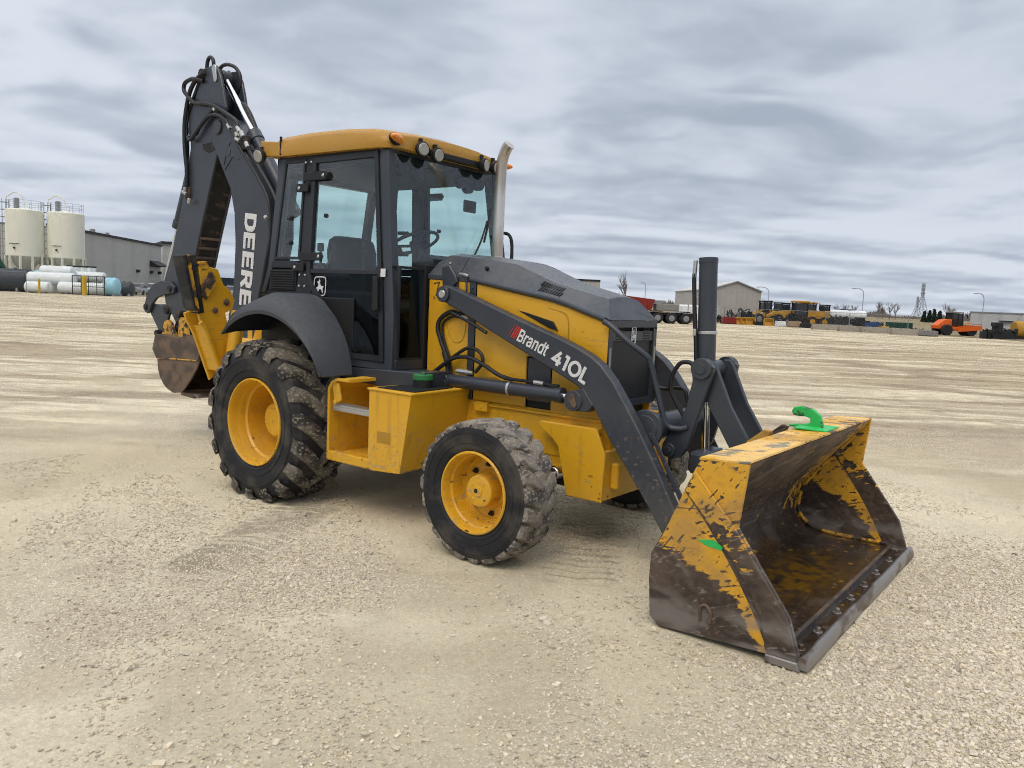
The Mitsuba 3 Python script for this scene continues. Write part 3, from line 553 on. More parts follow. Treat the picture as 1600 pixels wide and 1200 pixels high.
pylon(1438.5, 800, 36, 5.5, "tall lattice pylon on the horizon, the nearer of the two"); pylon(1431.5, 1100, 30, 5.5, "smaller lattice pylon left of the tall one")
def bare_tree(u, D, h, seed, label, name="bare_tree", spread=0.5):
    rr = random.Random(seed); o = spot(u, D); tr, tw = [], []
    def grow(p, d, L, r, lev):
        q = p + d * L; m = (p + q) / 2 + np.array([rr.uniform(-1, 1), rr.uniform(-1, 1), 0]) * L * 0.06
        (tr if lev < 2 else tw).append(tube([p, m, q], max(r, 0.015), 5 if lev < 2 else 4, 2))
        if lev >= 4: return
        for _ in range(3 if lev else 5):
            e = d + np.array([rr.uniform(-1, 1), rr.uniform(-1, 1), rr.uniform(-0.1, 0.7)]) * spread; e /= np.linalg.norm(e)
            grow(p + (q - p) * rr.uniform(0.45, 1.0), e, L * rr.uniform(0.55, 0.75), r * 0.55, lev + 1)
    grow(o, np.array([0, 0, 1.0]), h * 0.36, h * 0.022, 0)
    t = thing(name, label, "tree"); obj("trunk", join(*tr), "bark", t); obj("crown", join(*tw), "bark", t, kind=None)
bare_tree(976, 210, 11.5, 3, "tall bare tree above the engine cover", spread=0.45); bare_tree(962, 215, 7.0, 5, "small bare tree left of the tall bare tree", spread=0.7)
for i, (u, D, h) in enumerate(((1202, 330, 8), (1306, 380, 8), (1322, 380, 10), (1335, 390, 9), (1372, 400, 11), (1379, 400, 9), (1390, 400, 11), (1399, 400, 10), (1480, 330, 10), (1487, 340, 9))):
    bare_tree(u, D, h, 20 + i, ["bare tree beside the shed wall", "bare tree over the yard machines, leftmost", "bare tree over the yard machines, tallest", "bare tree just left of the middle street lamp", "bare tree right of the middle street lamp", "thin bare tree in the group left of the pylons", "leafless tree second from right in the group left of the pylons", "bare tree nearest the pylons on their left", "bare tree right behind the roller cab, left", "bare tree right behind the roller cab, right"][i], spread=0.6)
def conifer(u, D, h, seed, label):
    o = spot(u, D); rg = np.random.default_rng(seed); t = thing("conifer", label, "tree", None); obj("trunk", cyl(o, o + np.array([0, 0, h * 0.9]), 0.2, 0.04, seg=6), "bark", t)
    V, F = [], []
    for i in range(420):
        z = h * (0.08 + 0.92 * rg.random() ** 1.2); rad = (h - z) * 0.26 * (0.4 + 0.6 * rg.random()) + 0.1; a = rg.random() * 6.283; c = o + np.array([rad * math.cos(a), rad * math.sin(a), z])
        for _ in range(2): e = rg.normal(0, 0.22, (3, 3)); F.append([len(V), len(V) + 1, len(V) + 2]); V += list(c + e)
    obj("crown", trimesh.Trimesh(np.array(V), np.array(F), process=False), "needles", t, False)
for i, (u, D, h) in enumerate(((1444, 260, 3.6), (1452, 264, 4.0), (1459, 258, 4.4), (1468, 262, 3.8))): conifer(u, D, h, i, ["dark conifer nearest the pylons", "second dark conifer from the pylons", "tallest dark conifer left of the roller", "dark conifer closest to the roller cab"][i])
# far wood along the horizon: one mass
rg = np.random.default_rng(9); V, F = [], []
for i in range(9000):
    u = rg.uniform(930, 1720) if i % 5 else rg.uniform(-300, 460); D = rg.uniform(600, 900); o = spot(u, D); clump = meshkit.noise(np.array([u * 0.045, 1.0, 2.0])); h = rg.uniform(0.3, 1) * (2.0 + 9.0 * clump ** 2)
    w = rg.uniform(0.3, 1.3); a = rg.random() * 6.28; e = np.array([math.cos(a) * w, math.sin(a) * w, 0]); z0 = h * rg.uniform(0, 0.5)
    F.append([len(V), len(V) + 1, len(V) + 2]); V += [o - e + [0, 0, z0], o + e + [0, 0, z0], o + e * rg.uniform(-1, 1) + [0, 0, h]]
k = obj("far_wood", trimesh.Trimesh(np.array(V), np.array(F), process=False), "bark", None, False, "low leafless wood along the far horizon", "stuff"); labels[k]["category"] = "wood"

# ------------------------------------------------------------------ machines across the yard
def wheel_at(parent, c, r, w, hub, ax=(0, 1, 0)):
    c, ax = np.array(c, float), np.array(ax, float); k = key("wheel", parent)
    obj("tyre", cyl(c - ax * w / 2, c + ax * w / 2, r, seg=26, b=r * 0.12), "far_rubber", k); obj("rim", join(cyl(c - ax * (w / 2 + 0.02), c + ax * (w / 2 + 0.02), r * 0.52, seg=20), cyl(c - ax * (w / 2 + 0.06), c + ax * (w / 2 + 0.06), r * 0.2, seg=12)), hub, k)
class Kit:
    """Builds a machine in its own frame: x forward, z up."""
    def __init__(self, name, label, cat, o, hd, s=1.0): self.t = thing(name, label, cat); self.o, self.h, self.s = o, hd, s
    def add(self, name, m, mat, **k): return obj(name, [moved(q, self.o, self.h, self.s) for q in m] if isinstance(m, list) else moved(m, self.o, self.h, self.s), mat, self.t, **k)
    def wheel(self, x, y, r, w, hub):
        c, s = math.cos(self.h), math.sin(self.h); wheel_at(self.t, self.o + self.s * np.array([x * c - y * s, x * s + y * c, r]), r * self.s, w * self.s, hub, (-s, c, 0))
LEFT = math.atan2(-0.61167, -0.78993)   # heading that points to the left of the picture
def grader(u, D, label, hd=LEFT):
    g = Kit("motor_grader", label, "grader", spot(u, D), hd, 0.88)
    for x in (-2.9, -1.35):
        for y in (-1.0, 1.0): g.wheel(x, y, 0.68, 0.42, "machine_yellow")
    for y in (-1.0, 1.0): g.wheel(3.6, y, 0.66, 0.42, "machine_grey")
    g.add("main_beam", hull([(-0.8, y, z) for y in (-0.25, 0.25) for z in (1.0, 1.5)] + [(1.0, y, z) for y in (-0.2, 0.2) for z in (1.75, 2.05)]), "machine_yellow"); g.add("gooseneck", join(hull([(1.0, y, z) for y in (-0.2, 0.2) for z in (1.75, 2.05)] + [(3.3, y, z) for y in (-0.2, 0.2) for z in (1.5, 1.8)]), hull([(3.3, y, z) for y in (-0.25, 0.25) for z in (1.5, 1.8)] + [(4.2, y, z) for y in (-0.25, 0.25) for z in (0.7, 1.3)])), "machine_yellow")
    g.add("engine_hood", hull([(-3.5, y, z) for y in (-0.6, 0.6) for z in (1.1, 2.0)] + [(-0.9, y, z) for y in (-0.6, 0.6) for z in (1.1, 2.2)]), "machine_yellow"); g.add("radiator", bx(-3.75, -3.5, -0.65, 0.65, 0.9, 2.15, 0.05), "machine_yellow")
    g.add("cab_post", [bx(x - 0.06, x + 0.06, y - 0.06, y + 0.06, 1.3, 3.05) for x in (-0.8, 0.75) for y in (-0.7, 0.7)], "machine_dark"); g.add("cab_base", bx(-0.85, 0.8, -0.75, 0.75, 1.2, 1.5), "machine_dark"); g.add("cab_glass", bx(-0.76, 0.72, -0.66, 0.66, 1.5, 3.0), "car_glass"); g.add("cab_roof", bx(-1.0, 0.95, -0.85, 0.85, 3.05, 3.32, 0.08), "machine_yellow")
    g.add("blade", ext([(0.6, 0.25), (0.75, 0.3), (0.82, 0.55), (0.75, 0.85), (0.62, 0.9), (0.7, 0.55)], -1.8, 1.8, 0.01), "machine_dark"); g.add("blade_circle", join(bx(0.3, 3.2, -0.5, 0.5, 0.85, 1.05), cyl((0.9, 0, 1.0), (0.9, 0, 1.7), 0.15)), "machine_dark")
    g.add("lift_ram", [cyl((1.0, y, 0.9), (1.15, y * 0.6, 2.5), 0.07, seg=8) for y in (-0.5, 0.5)], "machine_dark"); g.add("exhaust", cyl((-1.7, 0.2, 2.2), (-1.7, 0.2, 3.2), 0.07, seg=8), "machine_dark"); g.add("scarifier", join(bx(4.1, 4.5, -0.7, 0.7, 0.6, 1.0), *[bx(4.2, 4.35, y, y + 0.08, 0.2, 0.7) for y in np.linspace(-0.6, 0.55, 6)]), "machine_dark")
def loader(u, D, label, body, hd=LEFT, hub="machine_grey"):
    g = Kit("wheel_loader", label, "wheel loader", spot(u, D), hd, 0.86)
    for x in (-1.5, 1.5):
        for y in (-0.95, 0.95): g.wheel(x, y, 0.75, 0.55, hub)
    g.add("rear_body", hull([(-2.7, y, z) for y in (-0.7, 0.7) for z in (0.9, 1.8)] + [(-0.3, y, z) for y in (-0.7, 0.7) for z in (0.7, 2.0)]), body); g.add("front_frame", bx(0.2, 1.9, -0.45, 0.45, 0.6, 1.5, 0.08), body)
    g.add("cab_post", [bx(x - 0.07, x + 0.07, y - 0.07, y + 0.07, 1.6, 3.1) for x in (-0.5, 0.6) for y in (-0.65, 0.65)], "machine_dark"); g.add("cab_glass", bx(-0.45, 0.55, -0.6, 0.6, 1.7, 3.05), "car_glass"); g.add("cab_roof", bx(-0.7, 0.8, -0.8, 0.8, 3.1, 3.28, 0.06), "machine_dark")
    g.add("lift_arm", [ext([(0.7, 1.9), (0.9, 2.0), (2.6, 0.9), (2.9, 0.4), (2.7, 0.35), (2.4, 0.8)], y - 0.07, y + 0.07, 0.01) for y in (-0.5, 0.5)], body); g.add("bucket", ext([(2.7, 0.15), (3.7, 0.1), (3.72, 0.15), (2.9, 0.25), (2.8, 0.6), (3.0, 1.1), (2.95, 1.15), (2.65, 0.65)], -1.25, 1.25, 0.01), "machine_dark"); g.add("exhaust", cyl((-1.6, 0, 1.9), (-1.6, 0, 2.7), 0.07, seg=8), "machine_dark")
grader(1249, 90, "yellow motor grader parked in front, nearest the yard"); grader(1262, 98, "second yellow motor grader behind the nearest one", LEFT + 0.25)
loader(1196, 95, "dark wheel loader with big grey wheels left of the graders", "machine_yellow", LEFT + 0.2); loader(1216, 106, "dark cabbed loader behind the graders, left", "machine_dark", LEFT - 0.3); loader(1228, 110, "dark cabbed loader behind the graders, right", "machine_dark", LEFT - 0.3); loader(1288, 112, "dark loader behind the grader engine hood", "machine_dark", LEFT + 2.5)
# dump truck chassis at the left of the shed
g = Kit("tipper_truck", "black triple axle truck chassis with a red body beside the engine cover", "truck", spot(1040, 76), LEFT, 0.95)
for x in (-1.9, -0.45, 0.95):
    for y in (-1.0, 1.0): g.wheel(x, y, 0.56, 0.5, "galvanised")
g.add("chassis", join(bx(-2.9, 5.5, -0.55, -0.35, 0.85, 1.1), bx(-2.9, 5.5, 0.35, 0.55, 0.85, 1.1), bx(-2.9, -2.7, -0.6, 0.6, 0.6, 1.1)), "machine_dark"); g.add("mudguard", [ext([(x - 0.62, 1.15), (x - 0.3, 1.25), (x + 0.3, 1.25), (x + 0.62, 1.15)], y - 0.3, y + 0.3, 0.01) for x in (-1.9, 0.95) for y in (-1.0, 1.0)], "machine_dark")
g.add("red_body", hull([(1.6, y, z) for y in (-1.1, 1.1) for z in (1.25,)] + [(1.3, y, 2.35) for y in (-1.1, 1.1)] + [(5.2, y, z) for y in (-1.1, 1.1) for z in (1.25, 2.7)]), "machine_red"); g.add("body_ribs", join(*[bx(x, x + 0.12, -1.16, 1.16, 1.3, 2.3) for x in (1.9, 2.8, 3.7, 4.6)]), "machine_red"); g.add("deck_load", bx(-1.2, 1.1, -0.9, 0.9, 1.27, 1.95, 0.05), "machine_grey"); g.add("stowage_box", bx(0.2, 1.4, -0.9, 0.9, 1.97, 2.3, 0.05), "galvanised"); g.add("tail_board", bx(-3.0, -2.9, -1.1, 1.1, 0.35, 1.05), "machine_dark")
t = thing("wrapped_bale", "white wrapped block behind the truck chassis", "bale"); a = spot(1083, 84); obj("block", moved(bx(-1.4, 1.4, -1, 1, 0.1, 1.9, 0.15), a, LEFT), "white_plastic", t); obj("straps", moved(join(*[bx(x, x + 0.08, -1.02, 1.02, 0.08, 1.92) for x in (-0.8, 0.0, 0.7)]), a, LEFT), "machine_grey", t); obj("pallet", moved(bx(-1.4, 1.4, -1, 1, 0, 0.1), a, LEFT), "tan_block", t)
# attachments and materials along the yard's edge
def crate(name, label, cat, u, D, w, h, mat, hd=LEFT, dep=0.9, detail="machine_dark"):
    t = thing(name, label, cat); a = spot(u, D); obj("body", moved(hull([(-w / 2, -dep / 2, 0.08), (w / 2, -dep / 2, 0.08), (w / 2, dep / 2, 0.08), (-w / 2, dep / 2, 0.08), (-w / 2 * 0.94, -dep / 2, h), (w / 2 * 0.94, -dep / 2, h), (w / 2 * 0.94, dep / 2, h), (-w / 2 * 0.94, dep / 2, h)]), a, hd), mat, t)
    obj("rib", moved(join(*[bx(x, x + 0.07, -dep / 2 - 0.04, dep / 2 + 0.04, 0.0, h * 0.97) for x in np.linspace(-w * 0.42, w * 0.40, 4)]), a, hd), mat, t); obj("skid", moved(join(bx(-w / 2, w / 2, -dep / 2, -dep / 2 + 0.15, 0, 0.09), bx(-w / 2, w / 2, dep / 2 - 0.15, dep / 2, 0, 0.09)), a, hd), detail, t)
def bucket_part(label, u, D, w, mat, hd=LEFT):
    t = thing("loose_bucket", label, "bucket"); a = spot(u, D); obj("shell", moved(ext([(-0.45, 0.02), (0.35, 0.0), (0.36, 0.05), (-0.3, 0.1), (-0.4, 0.4), (-0.2, 0.75), (-0.26, 0.8), (-0.5, 0.45)], -w / 2, w / 2, 0.01), a, hd + 1.57), mat, t)
    for s in (-1, 1): obj("side", moved(ext([(-0.45, 0.02), (0.35, 0.0), (0.1, 0.4), (-0.2, 0.8), (-0.5, 0.45)], s * w / 2, s * w / 2 - s * 0.04, 0.005), a, hd + 1.57), mat, t)
crate("attachment", "dull red attachment left of the row on the yard edge", "attachment", 1140, 87, 1.5, 0.75, "machine_red"); crate("attachment", "red brown attachment right beside the dull red one", "attachment", 1150.5, 88, 1.0, 0.62, "machine_red", LEFT + 0.3)
bucket_part("yellow loose bucket lying right of the red attachments", 1159, 87, 1.2, "machine_yellow"); bucket_part("long yellow loose bucket beside the other yellow one", 1171, 87, 1.7, "machine_yellow", LEFT + 0.2); bucket_part("yellow loose bucket between the grader wheels", 1203, 86, 1.0, "machine_yellow")
crate("attachment", "black attachment right of the yellow buckets", "attachment", 1188, 87, 1.2, 0.4, "machine_dark"); crate("liquid_tote", "white tote box in front of the graders", "tote", 1221, 85, 0.95, 0.58, "white_plastic", detail="machine_grey"); crate("timber_crate", "tan crate in front of the nearest grader", "crate", 1243, 85, 1.25, 0.62, "tan_block")
crate("attachment", "dark low attachment in front of the grader cab", "attachment", 1265, 84, 1.6, 0.45, "machine_dark"); crate("attachment", "tall black attachment right of the graders", "attachment", 1316, 84, 1.2, 1.3, "machine_dark", LEFT + 0.2); crate("attachment", "second tall black attachment right of the graders", "attachment", 1344, 85, 1.0, 1.35, "machine_dark", LEFT - 0.3); crate("attachment", "low black attachment before the white tank trailer", "attachment", 1330, 82, 1.7, 0.55, "machine_dark")
crate("attachment", "blue attachment by the dark pipes", "attachment", 1363, 80, 1.0, 0.85, "machine_blue"); crate("attachment", "yellow attachment right of the blue one", "attachment", 1382, 80, 0.75, 0.6, "machine_yellow"); crate("dark_bin", "long dark green bin behind the concrete barriers", "bin", 1406, 84, 2.6, 1.0, "green_tarp")
g = Kit("tank_trailer", "white tank trailer right of the graders", "trailer", spot(1326, 94), LEFT); g.add("tank", cyl((-2.0, 0, 1.55), (2.2, 0, 1.55), 0.55, seg=20, b=0.15), "white_plastic"); g.add("chassis", join(bx(-2.4, 3.0, -0.5, 0.5, 0.7, 0.95)), "machine_dark"); g.add("manhole", cyl((0, 0, 2.0), (0, 0, 2.25), 0.25, seg=10), "machine_grey")
for x in (-1.2, 0.2): g.wheel(x, -0.8, 0.5, 0.3, "machine_grey"); g.wheel(x, 0.8, 0.5, 0.3, "machine_grey")
car(1311, 140, LEFT, "machine_blue", "dark blue van like car behind the white tank trailer", 1.5)
for u, D, w, l in ((1302, 78, 4.0, "low tan concrete block before the black attachments"), (1330, 75, 2.2, "short tan concrete block right of the low one"), (1385, 74, 4.6, "long concrete barrier left of the roller, left piece"), (1424, 71, 3.4, "long concrete barrier left of the roller, middle piece")):
    t = thing("concrete_barrier", l, "barrier"); obj("block", moved(ext([(-0.35, 0.0), (0.35, 0.0), (0.3, 0.2), (0.15, 0.55), (-0.15, 0.55), (-0.3, 0.2)], -w / 2, w / 2, 0.03), spot(u, D), LEFT + 1.57), "concrete", t); obj("lifting_loop", moved(join(*[cyl((0, y, 0.5), (0, y, 0.62), 0.04, seg=6) for y in (-w / 4, w / 4)]), spot(u, D), LEFT + 1.57), "machine_dark", t)
crate("steel_rack", "rusty steel rack between barriers and roller", "rack", 1453, 70, 1.3, 0.5, "machine_grey")
fence([spot(1132, 90), spot(1182, 88), spot(1291, 83), spot(1328, 78), spot(1420, 74)], 1.8, "chain link fence in front of the parked graders", 4.0, 0.30)
def jumble(u, D, w, h, mat, label, seed):
    rr = random.Random(seed); t = thing("implement", label, "implement"); o = spot(u, D); f = lambda m: moved(m, o, LEFT + rr.uniform(-0.4, 0.4))
    obj("frame", f(join(*[tube([(rr.uniform(-w, w) / 2, rr.uniform(-0.5, 0.5), 0.02), (rr.uniform(-w, w) / 2, rr.uniform(-0.4, 0.4), h * rr.uniform(0.6, 1)), (rr.uniform(-w, w) / 2, rr.uniform(-0.5, 0.5), h * rr.uniform(0.1, 0.6))], rr.uniform(0.03, 0.07), 6, 3) for _ in range(7)])), "machine_dark", t)
    obj("body", f(join(*[bx(x, x + w * rr.uniform(0.12, 0.3), -0.3, rr.uniform(0, 0.4), 0.05, h * rr.uniform(0.35, 0.9), 0.03) for x in (-w / 2, -w * 0.1, w * 0.2)])), mat, t)
JL = ["dark implement at the left end of the yard fence, right of the upright loader cylinder", "grey implement before the shed wall, behind the red attachments", "tall dark implement before the shed wall, left of the loader", "yellow and black implement between shed wall and wheel loader", "low dark implement between loader and first grader wheel",
      "grey implement beside the white tote box", "dark implement below the nearest grader's cab", "low dark implement by the grader's rear wheels", "tall dark implement just right of the graders", "grey implement before the white tank trailer", "wide dark implement before the white tank trailer's right end", "dark implement right below the middle street lamp",
      "blue bodied implement behind the long concrete barrier", "flat grey implement right of the yellow attachment", "small dark implement left of the roller by the steel rack", "dark implement between roller and black frame implement", "dark implement before the yellow water tank"]
for i, (u, D, w, h, mat) in enumerate(((1128, 89, 1.3, 1.0, "machine_dark"), (1146, 92, 1.6, 1.6, "machine_grey"), (1163, 92, 1.8, 1.9, "machine_dark"), (1177, 90, 1.0, 1.2, "machine_yellow"), (1212, 88, 1.2, 0.9, "machine_dark"), (1231, 88, 1.0, 0.8, "machine_grey"), (1256, 87, 1.4, 1.2, "machine_dark"), (1276, 85, 1.2, 0.7, "machine_dark"), (1306, 88, 1.5, 1.9, "machine_dark"), (1322, 86, 1.2, 1.6, "machine_grey"), (1337, 86, 1.6, 1.2, "machine_dark"), (1353, 84, 1.3, 1.0, "machine_dark"), (1372, 83, 1.4, 1.1, "machine_blue"), (1394, 84, 1.6, 0.8, "machine_grey"), (1436, 78, 1.3, 0.6, "machine_dark"), (1546, 70, 1.2, 1.0, "machine_dark"), (1577, 71, 1.5, 1.2, "machine_dark"))):
    jumble(u, D, w, h, mat, JL[i], 50 + i)
# orange roller with ride-on cab
g = Kit("soil_compactor", "orange padfoot roller with green tinted cab at the right", "roller", spot(1487, 77), LEFT + math.pi + 0.06, 0.86)
for y in (-0.85, 0.85): g.wheel(-1.0, y, 0.62, 0.5, "far_rubber")
g.add("rear_hood", hull([(-1.95, y, z) for y in (-0.65, 0.65) for z in (0.75, 1.1)] + [(-1.2, y, 1.75) for y in (-0.6, 0.6)] + [(-0.35, y, z) for y in (-0.65, 0.65) for z in (0.75, 1.85)]), "machine_orange"); g.add("cab_glass", hull([(-0.25, y, z) for y in (-0.62, 0.62) for z in (1.15, 2.55)] + [(0.95, y, 1.15) for y in (-0.62, 0.62)] + [(0.85, y, 2.5) for y in (-0.62, 0.62)]), "car_glass"); g.add("cab_post", [tube([(x0, y, 0.9), (x1, y, 2.56)], 0.05, 6, 2) for x0, x1 in ((-0.28, -0.28), (1.0, 0.88), (0.4, 0.35)) for y in (-0.65, 0.65)], "machine_dark")
g.add("cab_roof", bx(-0.42, 1.0, -0.72, 0.72, 2.55, 2.70, 0.05), "machine_grey"); g.add("mirror", join(bx(1.25, 1.32, -0.95, -0.75, 2.0, 2.4, 0.02), tube([(0.9, -0.65, 2.45), (1.28, -0.85, 2.3)], 0.03, 6, 2)), "machine_dark"); g.add("platform", bx(-0.3, 1.1, -0.72, 0.72, 0.65, 1.0, 0.03), "machine_orange")
g.add("drum_frame", join(*[hull([(0.2, y, z) for z in (0.45, 0.95)] + [(0.2, y + 0.1, z) for z in (0.45, 0.95)] + [(1.1, y, 1.25), (1.1, y + 0.1, 1.25), (3.0, y, 1.2), (3.0, y + 0.1, 1.2), (3.0, y, 0.75), (3.0, y + 0.1, 0.75)]) for y in (-1.0, 0.9)], bx(2.85, 3.05, -1.0, 1.0, 0.75, 1.2)), "machine_orange"); g.add("drum", cyl((2.0, -0.86, 0.62), (2.0, 0.86, 0.62), 0.56, seg=28), "machine_dark")
for i in range(12):
    for j, y in enumerate((-0.7, -0.35, 0.0, 0.35, 0.7)): a = (i + 0.5 * (j % 2)) * 2 * np.pi / 12; c = np.array([2.0 + 0.56 * math.cos(a), y, 0.62 + 0.56 * math.sin(a)]); g.add("pad_foot", hull([c + np.array([dx_ * 0.08, dy_ * 0.09, dz_ * 0.08]) for dx_ in (-1, 1) for dy_ in (-1, 1) for dz_ in (-1, 1)]), "machine_dark")
g.add("hand_rail", tube([(1.1, -0.98, 1.25), (1.2, -0.98, 1.42), (2.8, -0.98, 1.38), (2.9, -0.98, 1.2)], 0.04, 6), "machine_orange")
# implements at the right edge
g = Kit("tractor_implement", "black frame implement right of the orange roller", "implement", spot(1563, 70), LEFT + math.pi, 0.85)
g.add("frame", join(bx(-1.3, 1.3, -0.1, 0.1, 0.7, 0.85), bx(-1.3, 1.3, 0.6, 0.8, 0.7, 0.85), bx(-0.2, 0.2, -0.3, 1.0, 0.7, 1.4)), "machine_dark"); g.add("disc", [cyl((x, -0.15, 0.38), (x, -0.1, 0.38), 0.38, seg=16) for x in np.linspace(-1.2, 1.2, 8)], "machine_dark"); g.add("seed_box", bx(-0.55, 0.4, 0.0, 0.7, 1.3, 1.75, 0.05), "machine_dark"); g.add("shank", [tube([(x, 0.7, 0.75), (x + 0.2, 0.9, 0.5), (x, 0.8, 0.02)], 0.05, 6, 3) for x in np.linspace(-1.2, 1.2, 7)], "machine_dark")
g = Kit("water_tank", "yellow water tank cut by the right edge of the picture", "tank", spot(1604, 72), LEFT + math.pi, 0.9); g.add("tank", cyl((-1.2, 0, 1.05), (1.4, 0, 1.05), 0.85, seg=26, b=0.15), "machine_yellow"); g.add("band", join(*[cyl((x, 0, 1.05), (x + 0.08, 0, 1.05), 0.87, seg=26) for x in (-0.6, 0.6)]), "machine_yellow"); g.add("skid", bx(-1.2, 1.4, -0.6, 0.6, 0.0, 0.3), "machine_dark")
# ------------------------------------------------------------------ the backhoe loader (x forward, y to its left, rear axle above the origin)
BH = thing("backhoe_loader", "yellow and dark grey backhoe loader with glazed cab and worn front bucket on the gravel", "backhoe loader")
def P(name, mesh, mat, smooth=30, label=None, at=BH, kind=None): return obj(name, mesh, mat, at, smooth, label, kind)
def both(name, mesh, mat, smooth=30, at=BH):
    a = P(name, mesh, mat, smooth, at=at); P(name, mirror(mesh), mat, smooth, at=at); return a
def bolt(c, axis, r=0.012, h=0.012, hexa=True):
    c = np.asarray(c, float); d = np.asarray(axis, float)
    return cyl(c, c + d * h, r, seg=6 if hexa else 16, b=0.003)

# wheels
def press(m, flat=0.004):
    m.vertices[:, 2] = np.maximum(m.vertices[:, 2], flat); return m
def lugs(cx, cz, cy, sign, n, path, width, top, base, rnd, jit):
    out = []
    for side in (1, -1):
        for k in range(n):
            th0 = (k + (0 if side == 1 else 0.5)) * 2 * np.pi / n + 0.13; secs = []
            for t, dth, wf in path:
                tt = side * t; rt, rb = top(abs(t), t), base(abs(t), t); w = width * wf / rt
                th = th0 - dth
                ring4 = [(rb, th - w * 0.62), (rt - 0.006, th - w * 0.5), (rt, th - w * 0.30), (rt, th + w * 0.30), (rt - 0.006, th + w * 0.5), (rb, th + w * 0.62)]
                secs.append([(cx + r * math.cos(a), cy + sign * tt, cz + r * math.sin(a)) for r, a in ring4])
            m = loft(secs)
            q = m.vertices
            q += (np.stack([meshkit.noise(q * 17, s) for s in (1, 2, 3)], -1) - 0.5) * jit
            out.append(press(m))
    return out
rnd = random.Random(4)
def rear_wheel(sy):
    c = (0.0, sy * 0.94, 0.609); k = "rear_wheel"
    w = key(k, BH)
    tyre = [(0.325, -0.19), (0.345, -0.205), (0.40, -0.228), (0.47, -0.236), (0.545, -0.228), (0.592, -0.205), (0.612, -0.13), (0.618, 0), (0.612, 0.13), (0.592, 0.205), (0.545, 0.228),
            (0.505, 0.2335), (0.503, 0.2385), (0.492, 0.239), (0.490, 0.2355), (0.47, 0.236), (0.42, 0.2315), (0.418, 0.236), (0.406, 0.2345), (0.404, 0.2285), (0.375, 0.222), (0.372, 0.2255), (0.362, 0.222), (0.352, 0.212), (0.330, 0.195), (0.320, 0.0)]
    P("tyre", press(lathe(tyre, c, seg=120, sign=sy)), "rubber", at=w)
    rim = [(0.340, 0.222), (0.345, 0.212), (0.340, 0.200), (0.326, 0.192), (0.322, 0.155), (0.308, 0.140), (0.305, 0.085), (0.290, 0.070), (0.286, -0.12), (0.270, -0.150), (0.12, -0.160), (0.12, -0.175), (0.28, -0.170),
           (0.300, 0.05), (0.318, 0.13), (0.318, 0.19), (0.332, 0.222)]
    P("rim", lathe(rim, c, seg=96, sign=sy), "yellow", 40, at=w)
    hub = [(0.001, 0.025), (0.122, 0.025), (0.135, 0.013), (0.137, -0.13), (0.165, -0.145), (0.165, -0.17), (0.001, -0.17)]
    P("hub", lathe(hub, c, seg=48, sign=sy), "yellow", 35, at=w)
    for i in range(8):
        a = i * math.pi / 4 + 0.3
        P("wheel_nut", bolt((c[0] + 0.215 * math.cos(a), c[1] + sy * -0.158, c[2] + 0.215 * math.sin(a)), (0, sy, 0), 0.018, 0.03), "steel_dark", at=w)
        P("hub_bolt", bolt((c[0] + 0.1 * math.cos(a), c[1] + sy * 0.025, c[2] + 0.1 * math.sin(a)), (0, sy, 0), 0.008, 0.006), "yellow", at=w)
    path = [(0.242, -0.02, 0.62), (0.238, -0.012, 0.72), (0.215, 0.0, 0.9), (0.15, 0.075, 1.0), (0.08, 0.18, 1.0), (0.015, 0.29, 0.95), (-0.03, 0.37, 0.7)]
    top = lambda a, t: 0.649 - 0.020 * (a / 0.24) ** 2 - (0.0 if a < 0.226 else 0.030 if a < 0.240 else 0.085)
    base = lambda a, t: 0.600 - (0.0 if a < 0.226 else 0.03 if a < 0.240 else 0.07)
    for m in lugs(c[0], c[2], c[1], sy, 18, path, 0.122, top, base, rnd, 0.014): P("tread_lug", m, "tread_rubber", 35, at=w)
